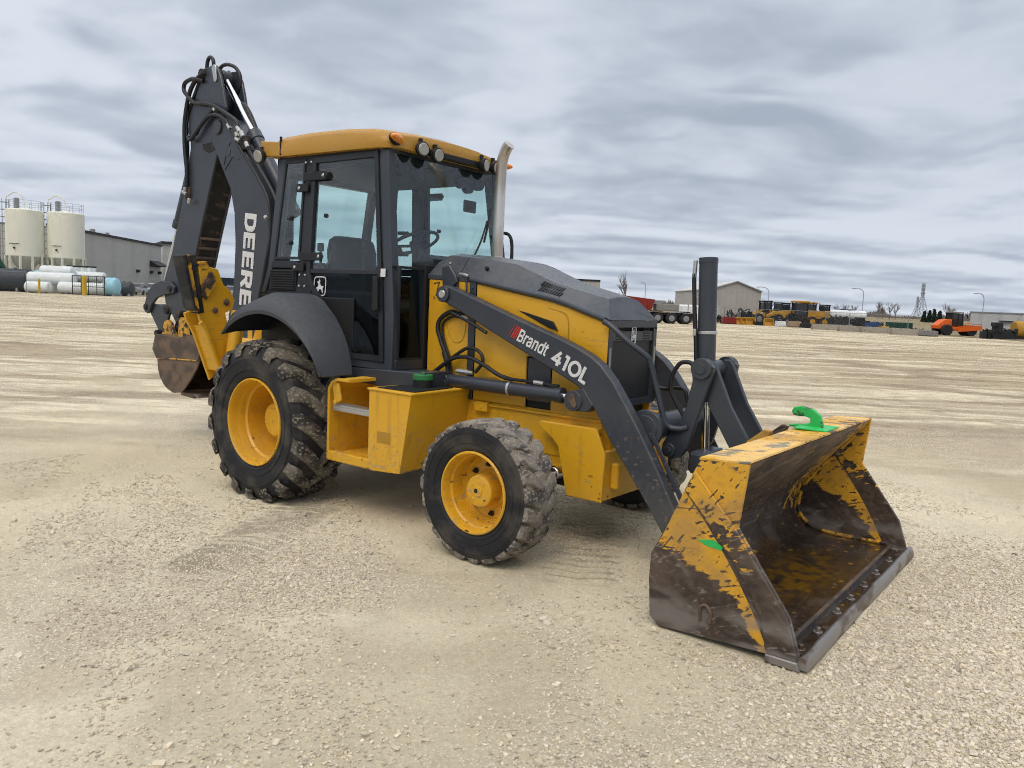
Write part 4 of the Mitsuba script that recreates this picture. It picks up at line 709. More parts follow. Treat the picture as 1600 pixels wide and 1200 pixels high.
def front_wheel(sy):
    c = (2.2, sy * 0.95, 0.445); w = key("front_wheel", BH)
    tyre = [(0.24, -0.12), (0.262, -0.135), (0.31, -0.150), (0.37, -0.154), (0.405, -0.150), (0.421, -0.140), (0.430, -0.08), (0.432, 0), (0.430, 0.08), (0.421, 0.140), (0.410, 0.150),
            (0.395, 0.1545), (0.385, 0.155), (0.383, 0.1585), (0.374, 0.1585), (0.372, 0.1555), (0.36, 0.156), (0.325, 0.1525), (0.323, 0.156), (0.314, 0.1545), (0.312, 0.150), (0.290, 0.146), (0.288, 0.149), (0.279, 0.146), (0.272, 0.140), (0.252, 0.128), (0.238, 0.0)]
    P("tyre", press(lathe(tyre, c, seg=110, sign=sy)), "rubber", at=w)
    P("tread_base", press(lathe([(0.423, -0.138), (0.433, -0.08), (0.4345, 0), (0.433, 0.08), (0.423, 0.141), (0.40, 0.1), (0.40, -0.1)], c, seg=110, sign=sy)), "tread_groove", at=w)
    rim = [(0.256, 0.150), (0.262, 0.143), (0.258, 0.132), (0.245, 0.125), (0.240, 0.09), (0.225, 0.075), (0.222, -0.01), (0.205, -0.03), (0.195, -0.028), (0.185, -0.04), (0.10, -0.042), (0.10, -0.055), (0.21, -0.055), (0.235, 0.05), (0.236, 0.12), (0.248, 0.15)]
    P("rim", lathe(rim, c, seg=90, sign=sy), "yellow", 40, at=w)
    hub = [(0.001, 0.095), (0.03, 0.095), (0.034, 0.088), (0.085, 0.088), (0.100, 0.080), (0.106, 0.065), (0.106, -0.02), (0.125, -0.035), (0.125, -0.05), (0.001, -0.05)]
    P("hub", lathe(hub, c, seg=48, sign=sy), "yellow", 35, at=w)
    for i in range(8):
        a = i * math.pi / 4 + 0.12
        P("wheel_nut", join(bolt((c[0] + 0.158 * math.cos(a), c[1] + sy * -0.042, c[2] + 0.158 * math.sin(a)), (0, sy, 0), 0.019, 0.018), bolt((c[0] + 0.158 * math.cos(a), c[1] + sy * -0.026, c[2] + 0.158 * math.sin(a)), (0, sy, 0), 0.010, 0.02, False)), "steel_dark", at=w)
        if i % 2: P("hub_plug", bolt((c[0] + 0.066 * math.cos(a), c[1] + sy * 0.086, c[2] + 0.066 * math.sin(a)), (0, sy, 0), 0.013, 0.006, False), "yellow", at=w)
    P("hub_mark", bolt((c[0] - 0.012, c[1] + sy * 0.094, c[2] + 0.004), (0, sy, 0), 0.016, 0.003), "steel_dark", at=w)
    path = [(0.152, -0.02, 0.85), (0.146, -0.01, 0.95), (0.10, 0.02, 1.05), (0.06, 0.085, 0.9), (0.01, 0.165, 0.95), (-0.045, 0.215, 0.85)]
    top = lambda a, t: 0.4515 - 0.010 * (a / 0.15) ** 2 - (0 if a < 0.15 else 0.016)
    base = lambda a, t: 0.424 - (0 if a < 0.146 else 0.012)
    for m in lugs(c[0], c[2], c[1], sy, 23, path, 0.088, top, base, rnd, 0.009): P("tread_lug", m, "front_tread", 35, at=w)
for s in (-1, 1): rear_wheel(s); front_wheel(s)

# chassis
P("chassis_frame", join(bx(-0.75, 2.72, -0.34, -0.30, 0.52, 0.90), bx(-0.75, 2.72, 0.30, 0.34, 0.52, 0.90), bx(2.5, 2.70, -0.30, 0.30, 0.45, 0.86), bx(-0.8, -0.7, -0.5, 0.5, 0.5, 1.35)), "yellow")
P("frame_ledge", join(bx(1.56, 2.66, -0.375, -0.345, 0.872, 0.886, 0.003), bx(1.56, 2.66, -0.352, -0.343, 0.60, 0.87, 0.003)), "yellow")
P("transmission", join(bx(0.3, 1.9, -0.26, 0.26, 0.42, 0.88, 0.05), cyl((1.0, 0, 0.5), (2.2, 0, 0.47), 0.05), bx(1.8, 2.45, -0.2, 0.2, 0.62, 0.85, 0.03)), "steel_dark")
P("rear_axle", join(cyl((0, -0.80, 0.609), (0, 0.80, 0.609), 0.13), bx(-0.22, 0.25, -0.28, 0.28, 0.42, 0.9, 0.06)), "steel_dark")
P("front_axle", join(cyl((2.2, -0.72, 0.445), (2.2, 0.72, 0.445), 0.075), bx(2.06, 2.34, -0.16, 0.16, 0.34, 0.62, 0.04), hull(np.vstack([bx(2.1, 2.3, -0.88, -0.72, 0.36, 0.53, 0.02).vertices])), hull(bx(2.1, 2.3, 0.72, 0.88, 0.36, 0.53, 0.02).vertices)), "steel_dark")
P("steering_cylinder", join(cyl((2.36, -0.45, 0.50), (2.36, 0.45, 0.50), 0.04), cyl((2.36, -0.72, 0.50), (2.36, 0.72, 0.50), 0.018)), "chrome")
P("steering_knuckle", join(bx(2.30, 2.42, -0.78, -0.70, 0.44, 0.56, 0.015), cyl((2.36, -0.74, 0.42), (2.36, -0.74, 0.60), 0.03)), "yellow")
P("front_nose", join(ext([(2.24, 0.845), (2.68, 0.845), (2.755, 0.688), (2.742, 0.372), (2.475, 0.372), (2.39, 0.69), (2.345, 0.735), (2.22, 0.815)], -0.46, -0.435, 0.006),
                     ext([(2.24, 0.845), (2.68, 0.845), (2.755, 0.688), (2.742, 0.372), (2.475, 0.372), (2.39, 0.69), (2.345, 0.735), (2.22, 0.815)], 0.435, 0.46, 0.006),
                     bx(2.70, 2.738, -0.434, 0.434, 0.375, 0.70), bx(2.26, 2.66, -0.434, 0.434, 0.80, 0.838)), "yellow")
P("tie_down_bracket", join(bx(1.60, 1.72, -0.40, -0.345, 0.83, 0.90), cyl((1.665, -0.405, 0.865), (1.665, -0.395, 0.865), 0.014, seg=6)), "yellow")
both("towing_eye", join(bx(2.745, 2.80, -0.36, -0.30, 0.45, 0.62, 0.01)), "yellow")

# fuel tank box and steps on the near side, battery box on the far side
def ypl(x): return -1.0
box = [(1.145, 0.972), (1.555, 0.972), (1.465, 0.425), (1.185, 0.405), (1.145, 0.42)]
P("tank_box", loft([[(x, -1.0, z) for x, z in box], [(x - 0.03, -0.34, z + (0.02 if z < 0.6 else 0.0)) for x, z in box]]), "yellow", 15)
P("tank_lid", ext([(1.135, -1.012), (1.572, -1.012), (1.535, -0.335), (1.135, -0.335)], 0.974, 0.990, 0.004, "z"), "yellow")
P("tread_pad", ext([(1.20, -0.975), (1.545, -0.955), (1.50, -0.52), (1.20, -0.52)], 0.992, 0.998, 0.002, "z"), "black")
P("data_plate", bx(1.235, 1.365, -1.0045, -0.999, 0.615, 0.695, 0.002), "plate_yellow")
step = key("boarding_step", BH)
P("panel", ext([(0.69, 0.41), (0.715, 0.41), (0.715, 0.93), (0.745, 0.975), (0.80, 1.0), (0.92, 1.0), (0.92, 1.022), (0.79, 1.022), (0.73, 0.997), (0.692, 0.94)], -1.0, -0.42, 0.004), "yellow", at=step)
P("panel", bx(0.70, 1.15, -0.44, -0.40, 0.42, 1.02), "yellow", at=step)
P("back_plate", bx(0.90, 1.15, -0.72, -0.70, 0.80, 0.985), "yellow", at=step)
P("tread", join(bx(0.70, 1.18, -1.0, -0.97, 0.405, 0.475), bx(0.715, 1.15, -0.97, -0.44, 0.44, 0.455), *[hull([(x, -0.985, 0.475), (x + 0.012, -0.985, 0.475), (x + 0.006, -0.985, 0.490), (x, -0.975, 0.475), (x + 0.012, -0.975, 0.475), (x + 0.006, -0.975, 0.490)]) for x in np.arange(0.76, 1.13, 0.016)]), "yellow", at=step)
P("tread", join(bx(0.735, 1.145, -0.985, -0.90, 0.808, 0.822), bx(0.735, 1.145, -0.985, -0.972, 0.775, 0.81), *[hull([(x, -0.98, 0.822), (x + 0.01, -0.98, 0.822), (x + 0.005, -0.98, 0.832), (x, -0.91, 0.822), (x + 0.01, -0.91, 0.822), (x + 0.005, -0.91, 0.832)]) for x in np.arange(0.76, 1.13, 0.022)]), "zinc", at=step)
P("bracket", join(ext([(0.73, 0.985), (0.80, 0.985), (0.83, 0.86), (0.76, 0.82)], -0.99, -0.97), bolt((0.775, -0.99, 0.845), (0, -1, 0), 0.016, 0.014)), "yellow", at=step)
P("battery_box", bx(0.75, 1.55, 0.42, 0.98, 0.42, 0.97, 0.02), "yellow")
P("filler_cap", join(cyl((1.37, -0.70, 1.045), (1.37, -0.70, 1.092), 0.072, b=0.008), cyl((1.37, -0.70, 1.092), (1.37, -0.70, 1.105), 0.02)), "green_cap")
P("filler_neck", cyl((1.37, -0.70, 0.985), (1.37, -0.70, 1.046), 0.068), "black")
sk = P("cab_skirt", ext([(0.55, 1.075), (0.565, 0.985), (0.80, 0.970), (1.02, 0.958), (1.26, 0.962), (1.36, 1.0), (1.42, 1.10)], -0.735, -0.70, 0.006), "dark_paint")
P("cab_skirt", ext([(1.04, 1.085), (1.04, 1.0), (1.40, 1.0), (1.40, 1.10)], -0.69, -0.42, 0.01), "dark_paint")
for c in ((0.64, 1.02), (0.82, 1.0)): P("bolt", bolt((c[0], -0.735, c[1]), (0, -1, 0), 0.011, 0.008, False), "zinc", at=sk)
P("cab_mount", cyl((1.05, -0.62, 0.99), (1.05, -0.62, 1.08), 0.09), "black")

# engine cover
def hz(x): return np.interp(x, [1.07, 1.5, 2.26, 2.536, 2.66], [1.805, 1.79, 1.665, 1.582, 1.545])
def hy(x): return np.interp(x, [1.07, 1.6, 2.66], [0.372, 0.368, 0.330])
def cz_(x): return np.interp(x, [1.07, 1.19, 1.47, 1.812, 2.153, 2.56], [1.90, 1.957, 1.937, 1.898, 1.770, 1.676])
def cy_(x): return np.interp(x, [1.07, 1.5, 2.56], [0.262, 0.255, 0.20])
def hsec(x):
    s = [(x, -hy(x), hz(x) - 0.03), (x, -hy(x), hz(x)), (x, -cy_(x), cz_(x)), (x, -cy_(x) * 0.5, cz_(x) + 0.020), (x, 0, cz_(x) + 0.026)]
    return s + [(a, -b, c) for a, b, c in s[-2::-1]]
def hood_part(xs, last=None):
    secs = [hsec(x) for x in xs]
    if last is not None: secs.append(last)
    return loft(secs)
frontcap = [(2.655, y, z) for y, z in [(-0.329, 1.541), (-0.329, 1.546)]] + [(2.566, -0.2, 1.676), (2.566, -0.10, 1.690), (2.566, 0, 1.696)]
frontcap = frontcap + [(a, -b, c) for a, b, c in frontcap[-2::-1]]
P("cowl", hood_part([1.075, 1.13, 1.19, 1.38]), "hood_paint", 14)
hd = P("hood", hood_part([1.386, 1.5, 1.65, 1.812, 1.98, 2.153, 2.35, 2.50], frontcap), "hood_paint", 14)
def hood_side(u, w): # a point on the sloping side face: x = u, w from the lower lip (0) to the crease (1)
    return np.array([u, -hy(u) + w * (hy(u) - cy_(u)), hz(u) + w * (cz_(u) - hz(u))])
for row, (w0, w1) in enumerate(((0.20, 0.48), (0.55, 0.83))):
    for i in range(9):
        u = 2.075 + 0.0205 * i - 0.012 * row
        q = [hood_side(u, w0), hood_side(u + 0.012, w0), hood_side(u + 0.018, w1), hood_side(u + 0.006, w1)]
        n = np.cross(q[1] - q[0], q[3] - q[0]); n /= np.linalg.norm(n); n = -n if n[1] > 0 else n
        P("vent_slot", hull([a + n * 0.0025 for a in q] + [a - n * 0.004 for a in q]), "black", at=hd)
P("latch", cyl(hood_side(1.60, 0.55), hood_side(1.60, 0.55) + np.array([0, -0.02, 0.012]), 0.014), "black", at=hd)
P("latch", cyl(hood_side(1.235, 0.62), hood_side(1.235, 0.62) + np.array([0, -0.008, 0.005]), 0.010), "zinc", at=hd)
P("hood_lip", tube([(x, -hy(x) - 0.008, hz(x) - 0.012) for x in (1.50, 1.7, 2.0, 2.26, 2.45, 2.56, 2.63)], 0.016, 10), "dark_paint")
def panel(x0, x1, z0, y=0.0):
    xs = np.linspace(x0, x1, 8)
    top = [(x, hz(x) - 0.033) for x in xs]
    v = [(x0, z0)] + [(x1, z0)] + top[::-1]
    m = ext(v, -0.01, 0.01, 0.004)
    m.vertices[:, 1] += -np.interp(m.vertices[:, 0], [1.07, 1.6, 2.66], [0.358, 0.354, 0.318]) + y
    return m
sp = P("side_panel", panel(1.085, 1.488, 0.905), "yellow"); P("side_panel", mirror(panel(1.085, 1.488, 0.905)), "yellow")
def front_panel():
    xs = np.linspace(1.556, 2.655, 8)
    m = ext([(1.556, 0.905), (2.02, 0.90), (2.02, 1.26), (2.235, 1.26), (2.235, 0.890), (2.645, 0.862)] + [(x, hz(x) - 0.033) for x in xs[::-1]], -0.01, 0.01, 0.004)
    m.vertices[:, 1] += -np.interp(m.vertices[:, 0], [1.07, 1.6, 2.66], [0.358, 0.354, 0.318]); return m
sp2 = P("side_panel", front_panel(), "yellow"); P("side_panel", mirror(front_panel()), "yellow")
P("engine_cover_gap", bx(2.021, 2.234, -0.325, 0.325, 0.90, 1.255), "black")
P("engine_core", bx(1.09, 2.60, -0.30, 0.30, 0.86, 1.5, 0.01), "black")
P("dark_infill", ext([(2.03, 0.95), (2.225, 0.95), (2.225, 1.25), (2.03, 1.25)], -0.342, -0.325), "dark_paint")
st = P("strap", bx(1.492, 1.552, -0.372, -0.36, 0.905, 1.77, 0.003), "dark_paint")
for z in (1.72, 1.08): P("bolt", bolt((1.522, -0.372, z), (0, -1, 0), 0.012, 0.008), "dark_paint", at=st)
def outline(pts, r, y): return tube([(x, y, z) for x, z in pts], r, 6, 6)
P("pressed_seam", outline([(1.28, 1.50), (1.285, 1.42), (1.33, 1.33), (1.39, 1.31), (1.44, 1.34), (1.465, 1.42), (1.465, 1.52)], 0.003, -0.3675), "plate_yellow", at=sp)
for c in ((1.36, 1.45), (1.41, 1.45)): P("rivet", bolt((c[0], -0.368, c[1]), (0, -1, 0), 0.008, 0.004, False), "yellow", at=sp)
P("air_slot", ext([(1.93, 1.572), (1.99, 1.563), (2.23, 1.508), (2.27, 1.45), (2.20, 1.465)], -0.3545, -0.338, 0.002), "black", at=sp2)
P("pressed_seam", outline([(2.18, 1.60), (2.30, 1.575), (2.335, 1.55), (2.35, 1.50), (2.355, 1.40)], 0.003, -0.343), "plate_yellow", at=sp2)
for x in (2.40, 2.46): P("rivet", bolt((x, -0.336, 1.47 - (x - 2.4) * 0.2), (0, -1, 0), 0.008, 0.004, False), "yellow", at=sp2)
P("louvre", bx(1.66, 1.79, -0.375, -0.371, 1.062, 1.085, 0.002), "plate_yellow")
def sevenm(x, z, s):
    return join(tube([(x, -0.3695, z), (x + 0.055 * s, -0.3695, z + 0.008)], 0.0035, 6, 2), tube([(x + 0.055 * s, -0.3695, z + 0.008), (x + 0.038 * s, -0.3695, z - 0.04), (x + 0.024 * s, -0.3695, z - 0.095)], 0.0035, 6, 4), tube([(x + 0.004, -0.3695, z - 0.10), (x + 0.010, -0.3695, z - 0.115)], 0.004, 6, 2))
P("painted_mark", sevenm(1.136, 1.742, 1.0), "black_print", at=sp)

# radiator grille
gr = key("grille", BH)
P("surround", join(ring([(-0.325, 0.955), (0.325, 0.955), (0.325, 1.538), (-0.325, 1.538)], 0.045, 2.60, 2.662, "x"), bx(2.60, 2.655, -0.28, 0.28, 1.40, 1.468, 0.003)), "dark_paint", at=gr)
P("screen", bx(2.61, 2.645, -0.282, 0.282, 0.998, 1.402, 0.003), "grille_mesh", at=gr)
for s in (-1, 1):
    for i in range(5): P("vent_slot", bx(2.654, 2.659, s * 0.185 - 0.048, s * 0.185 + 0.048, 1.412 + i * 0.0185, 1.412 + i * 0.0185 + 0.0085, 0.002), "black", at=gr)
    P("reflector", bx(2.655, 2.664, s * 0.305 - 0.010, s * 0.305 + 0.010, 1.16, 1.36, 0.003), "lamp_glass", at=gr)
for c in ((-0.31, 1.49), (0.31, 1.49)): P("bolt", bolt((2.662, c[0], c[1]), (1, 0, 0), 0.009, 0.006), "black", at=gr)

# leaping-deer badge, drawn in a unit square
deer = [(0.17, 0.36), (0.33, 0.34), (0.30, 0.22), (0.20, 0.26), (0.16, 0.22), (0.30, 0.16), (0.40, 0.20), (0.46, 0.33), (0.60, 0.33), (0.68, 0.28), (0.74, 0.16), (0.80, 0.12), (0.82, 0.16), (0.77, 0.22), (0.77, 0.36), (0.83, 0.46), (0.80, 0.52), (0.70, 0.50), (0.58, 0.53), (0.50, 0.66), (0.49, 0.76), (0.56, 0.84), (0.46, 0.80), (0.42, 0.92), (0.40, 0.78), (0.30, 0.76), (0.24, 0.70), (0.32, 0.67), (0.37, 0.66), (0.35, 0.50), (0.30, 0.42), (0.20, 0.44)]
def badge(w, h, o, xd, yd, at):
    rr = [(0.5 + 0.5 * np.sign(math.cos(a)) * abs(math.cos(a)) ** 0.4, 0.5 + 0.5 * np.sign(math.sin(a)) * abs(math.sin(a)) ** 0.4) for a in np.linspace(0, 2 * np.pi, 40, endpoint=False)]
    f = lambda pts: [((x - 0.5) * w, (y - 0.5) * h) for x, y in pts]
    P("badge", placed(join(ring(f(rr), 0.008, 0, 0.0025, "z"), ext(f([(0.5 + (x - 0.5) * 0.92, 0.5 + (y - 0.5) * 0.92) for x, y in deer]), 0, 0.0025, 0, "z")), o, xd, yd), "white_print", False, "white leaping deer emblem in a rounded outline", at=at)
badge(0.062, 0.115, (2.658, 0.0, 1.44), (0, 1, 0), (0, 0, 1), gr)

# exhaust stack
P("exhaust_stack", join(tube([(1.205, 0.29, 1.93), (1.205, 0.29, 2.2), (1.207, 0.29, 2.55), (1.212, 0.29, 2.70), (1.225, 0.29, 2.775), (1.255, 0.288, 2.835), (1.285, 0.286, 2.868)], 0.044, 20)), "exhaust_steel", 50)
P("exhaust_clamp", cyl((1.205, 0.29, 1.955), (1.205, 0.29, 1.985), 0.051), "exhaust_steel")
P("grab_rail", tube([(0.98, 0.56, 2.05), (0.98, 0.56, 2.16), (1.03, 0.56, 2.20), (1.13, 0.53, 2.18), (1.17, 0.52, 2.10), (1.19, 0.50, 1.93)], 0.014), "black")

# cab: side planes lean inwards going up
def cab(poly, o0, o1, s=-1, b=0.003):
    m = ext(poly, -o1, -o0, b); m.vertices[:, 1] -= 0.70 - 0.0516 * (m.vertices[:, 2] - 1.1)
    return m if s < 0 else mirror(m)
def cabring(poly, w, o0, o1, s=-1):
    m = ring(poly, w, -o1, -o0); m.vertices[:, 1] -= 0.70 - 0.0516 * (m.vertices[:, 2] - 1.1)
    return m if s < 0 else mirror(m)
def pane(poly, o, s=-1):
    m = sheet([(x, -(0.70 - 0.0516 * (z - 1.1)) - o, z) for x, z in poly])
    return m if s < 0 else mirror(m)
door = [(0.035, 2.70), (0.79, 2.70), (0.952, 1.48), (0.985, 1.145), (0.60, 1.145), (0.40, 1.42), (0.095, 1.655), (0.03, 1.80)]
rwin = [(-0.345, 2.70), (-0.075, 2.70), (-0.085, 1.895), (-0.43, 1.895)]
cb = key("cab", BH)
for s in (-1, 1):
    d = key("door", BH)
    P("frame", join(cabring(door, 0.042, 0.004, 0.034, s), cab([(0.03, 1.82), (0.88, 1.82), (0.90, 1.785), (0.03, 1.785)], 0.006, 0.03, s)), "cab_black", at=d)
    P("window", pane([(0.06, 2.67), (0.765, 2.67), (0.875, 1.89), (0.83, 1.815), (0.06, 1.815)], 0.016, s), "window", False, at=d)
    P("window", pane([(0.07, 1.79), (0.90, 1.79), (0.955, 1.17), (0.62, 1.17), (0.43, 1.44), (0.11, 1.68), (0.07, 1.76)], 0.015, s), "dark_window", False, at=d)
    P("window_trim", cab([(0.765, 2.68), (0.80, 2.68), (0.90, 1.89), (0.87, 1.82), (0.82, 1.82), (0.868, 1.89)], 0.008, 0.02, s), "cab_black", at=d)
    P("handle", join(cab([(0.855, 1.77), (0.905, 1.77), (0.925, 1.53), (0.90, 1.51), (0.87, 1.52)], 0.05, 0.075, s, 0.008), cab([(0.86, 1.77), (0.90, 1.77), (0.90, 1.73), (0.86, 1.73)], 0.015, 0.05, s), cab([(0.87, 1.56), (0.91, 1.56), (0.91, 1.52), (0.87, 1.52)], 0.015, 0.05, s)), "black", at=d)
    for (x, z, e) in ((0.10, 2.555, 0.14), (0.10, 1.92, 0.14)):
        P("hinge", join(cab([(x - 0.15, z + 0.03), (x + e - 0.02, z + 0.03), (x + e, z), (x + e - 0.02, z - 0.035), (x - 0.15, z - 0.035)], 0.034, 0.05, s), cab([(x - 0.235, z - 0.055), (x - 0.09, z - 0.055), (x - 0.09, z - 0.12), (x - 0.225, z - 0.12), (x - 0.245, z - 0.09)], 0.034, 0.05, s)), "black", at=d)
        yy = 0.70 - 0.0516 * (z - 1.1) + 0.05
        for (bx_, bz_) in ((x + e - 0.045, z - 0.002), (x - 0.205, z - 0.088)): P("hinge_bolt", bolt((bx_, s * yy, bz_), (0, s, 0), 0.014, 0.008, False), "zinc", at=d)
    for z in (2.69, 2.60, 1.79, 1.70):
        for x in (-0.055, 0.015): P("bolt", bolt((x, s * (0.70 - 0.0516 * (z - 1.1) + 0.03), z - 0.02), (0, s, 0), 0.010, 0.008, False), "zinc", at=d)
    P("latch_stud", join(*[cyl((x, s * (0.635), z), (x, s * (0.665), z), 0.017) for x, z in ((0.21, 2.24),)]), "black", at=d)
    sw = key("side_window", BH)
    P("frame", cabring(rwin, 0.022, 0.002, 0.020, s), "cab_black", at=sw)
    P("pane", pane([(-0.335, 2.69), (-0.08, 2.69), (-0.09, 1.90), (-0.42, 1.90)], 0.012, s), "window", False, at=sw)
    for z in (2.23, 2.03): P("latch_stud", cyl((-0.30, s * 0.63, z), (-0.20, s * 0.67, z), 0.018), "black", at=sw)
    P("corner_post", cab([(-0.435, 2.72), (-0.335, 2.72), (-0.42, 1.9), (-0.53, 1.62), (-0.58, 1.62), (-0.50, 1.86)], -0.05, 0.016, s), "dark_paint", at=cb)
    P("hinge_post", cab([(-0.075, 2.72), (0.032, 2.72), (0.03, 1.80), (0.07, 1.62), (-0.12, 1.62), (-0.085, 1.9)], -0.05, 0.012, s), "cab_black", at=cb)
    P("front_post", cab([(0.797, 2.72), (0.885, 2.70), (1.053, 1.48), (1.064, 1.085), (0.99, 1.085), (0.958, 1.48)], -0.05, 0.022, s), "dark_paint", at=cb)
    P("door_header", cab([(-0.44, 2.74), (0.90, 2.74), (0.885, 2.70), (-0.43, 2.70)], -0.10, 0.012, s), "cab_black", at=cb)
    P("sill", cab([(0.55, 1.14), (1.06, 1.14), (1.06, 1.085), (0.55, 1.085)], -0.04, 0.016, s), "dark_paint", at=cb)
    P("lower_side", cab([(-0.55, 1.64), (0.10, 1.64), (0.41, 1.40), (0.62, 1.12), (-0.55, 1.12)], -0.04, 0.0, s), "cab_black", at=cb)
    v = P("vent_grille", cab([(-0.46, 1.815), (-0.125, 1.815), (-0.13, 1.64), (-0.50, 1.64)], -0.03, 0.010, s), "cab_black", at=cb)
    P("vent_cap", cab([(-0.455, 1.885), (-0.10, 1.885), (-0.105, 1.825), (-0.465, 1.825)], -0.03, 0.018, s), "cab_black", at=cb)
    for i in range(8): P("vent_slat", cab([(-0.47 + 0.004 * (7 - i), 1.652 + 0.02 * i), (-0.14, 1.652 + 0.02 * i), (-0.14, 1.662 + 0.02 * i), (-0.468 + 0.004 * (7 - i), 1.662 + 0.02 * i)], 0.010, 0.022, s), "black", at=cb)
def fx(z): return np.interp(z, [1.09, 1.48, 2.70], [1.062, 1.053, 0.888])
def hw(z): return 0.70 - 0.0516 * (z - 1.1)
ws = key("windshield", BH)
P("pane", sheet([(fx(z) - 0.006, s * (hw(z) - 0.002), z) for s, z in ((-1, 1.86), (1, 1.86), (1, 2.70), (-1, 2.70))]), "window", False, at=ws)
P("seal", tube([(fx(1.85) + 0.004, -0.68, 1.85), (fx(1.85) + 0.004, 0.68, 1.85)], 0.008, 8, 2), "interior", at=ws)
P("wiper_arm", join(tube([(1.06, 0.16, 1.965), (1.02, 0.30, 2.12), (0.975, 0.42, 2.29)], 0.008, 8), bx(1.02, 1.08, 0.02, 0.22, 1.965, 1.99, 0.01)), "black", at=ws)
P("wiper_blade", tube([(1.0, 0.36, 2.11), (0.97, 0.44, 2.27), (0.945, 0.49, 2.40)], 0.010, 8), "black", at=ws)
for s in (-1, 1):
    lw = key("lower_front_window", BH)
    P("pane", sheet([(fx(z) - 0.004, s * y, z) for y, z in ((0.655, 1.17), (0.405, 1.17), (0.405, 1.84), (0.655, 1.84))]), "dark_window", False, at=lw)
    P("frame", ring([(s * 0.66, 1.16), (s * 0.395, 1.16), (s * 0.395, 1.85), (s * 0.66, 1.85)], 0.014, 1.035, 1.066, "x"), "cab_black", at=lw)
    P("bottom_panel", bx(1.02, 1.066, s * 0.685, s * 0.38, 1.086, 1.165, 0.006), "dark_paint", at=lw)
P("firewall", bx(0.98, 1.07, -0.40, 0.40, 1.05, 1.88), "black", at=cb)
P("floor", bx(-0.55, 1.05, -0.67, 0.67, 1.02, 1.084), "black", at=cb)
P("rear_wall", join(bx(-0.56, -0.50, -0.64, 0.64, 1.08, 1.90), bx(-0.50, -0.42, -0.60, 0.60, 2.585, 2.74), bx(-0.63, -0.56, -0.49, 0.49, 1.86, 1.90)), "cab_black", at=cb)
rw = key("rear_window", BH)
P("pane", sheet([(-0.595, -0.42, 1.90), (-0.595, 0.42, 1.90), (-0.475, 0.42, 2.62), (-0.475, -0.42, 2.62)]), "window", False, at=rw)
for s in (-1, 1):
    P("post", hull([(-0.47 + dx_, s * y, 2.66) for dx_ in (-0.03, 0.03) for y in (0.42, 0.49)] + [(-0.60 + dx_, s * y, 1.88) for dx_ in (-0.03, 0.03) for y in (0.42, 0.49)]), "cab_black", at=rw)
    P("corner_pane", sheet([(-0.59, s * 0.49, 1.90), (-0.50, s * 0.64, 1.90), (-0.40, s * 0.61, 2.64), (-0.47, s * 0.49, 2.64)]), "window", False, at=rw)
P("headliner", bx(-0.42, 0.86, -0.60, 0.60, 2.62, 2.70, 0.02), "interior", at=cb)
P("front_header", join(bx(0.83, 0.885, -0.61, 0.61, 2.685, 2.74, 0.01)), "cab_black", at=cb)

# cab roof
def rsec(x, w, zb, zt):
    s = [(x, -w, zb), (x, -w - 0.008, zb + 0.035), (x, -w, zt - 0.050), (x, -w + 0.035, zt - 0.010), (x, -w + 0.10, zt + 0.006), (x, -0.3, zt + 0.028), (x, 0, zt + 0.034)]
    return s + [(a, -b, c) for a, b, c in s[-2::-1]]
rf = P("roof", loft([rsec(-0.60, 0.60, 2.755, 2.86), rsec(-0.45, 0.66, 2.745, 2.885), rsec(-0.33, 0.69, 2.732, 2.897), rsec(0.0, 0.69, 2.728, 2.905), rsec(0.40, 0.69, 2.722, 2.895), rsec(0.70, 0.69, 2.716, 2.87), rsec(0.83, 0.685, 2.714, 2.848), rsec(0.90, 0.645, 2.715, 2.825), rsec(0.945, 0.56, 2.72, 2.81)]), "roof_yellow", 35, "faded ochre cab roof panel")
P("visor_recess", bx(0.90, 0.952, -0.40, 0.40, 2.715, 2.765, 0.01), "black", at=rf)
P("corner_bracket", ext([(-0.62, 2.88), (-0.60, 2.75), (-0.33, 2.735), (-0.34, 2.85)], -0.685, -0.66, 0.006), "roof_yellow", at=rf)
P("seam", bx(-0.335, -0.325, -0.702, -0.68, 2.74, 2.89, 0.002), "black", at=rf)
def lamp(c, d, r=0.055, name="work_lamp"):
    c, d = np.asarray(c, float), np.asarray(d, float); d = d / np.linalg.norm(d); k = key(name, BH)
    P("housing", join(cyl(c - d * 0.075, c - d * 0.03, r * 0.55, r * 1.0, 20), cyl(c - d * 0.035, c, r, r * 1.06, 20, 0.006)), "black", at=k)
    P("lens", cyl(c - d * 0.008, c + d * 0.006, r * 0.84, seg=20, b=0.005), "lamp_glass", at=k)
    P("bracket", bx(c[0] - d[0] * 0.05 - 0.015, c[0] - d[0] * 0.05 + 0.015, c[1] - d[1] * 0.05 - 0.015, c[1] - d[1] * 0.05 + 0.015, c[2] + 0.03, c[2] + 0.085, 0.004), "black", at=k)
lamp((1.00, -0.385, 2.738), (1, -0.22, -0.05)); lamp((1.01, -0.225, 2.718), (1, -0.05, -0.12)); lamp((1.00, 0.355, 2.735), (1, 0.25, -0.05)); lamp((1.0, 0.495, 2.735), (1, 0.1, -0.1))
lamp((-0.585, -0.735, 2.745), (0.12, -1, -0.22), 0.06); lamp((-0.58, 0.735, 2.745), (0.12, 1, -0.22), 0.06)
am = [(0.86, -0.692, 2.775), (0.92, -0.672, 2.80), (1.00, -0.60, 2.792), (1.02, -0.56, 2.765), (1.0, -0.56, 2.735), (0.93, -0.65, 2.735), (0.89, -0.68, 2.755)]
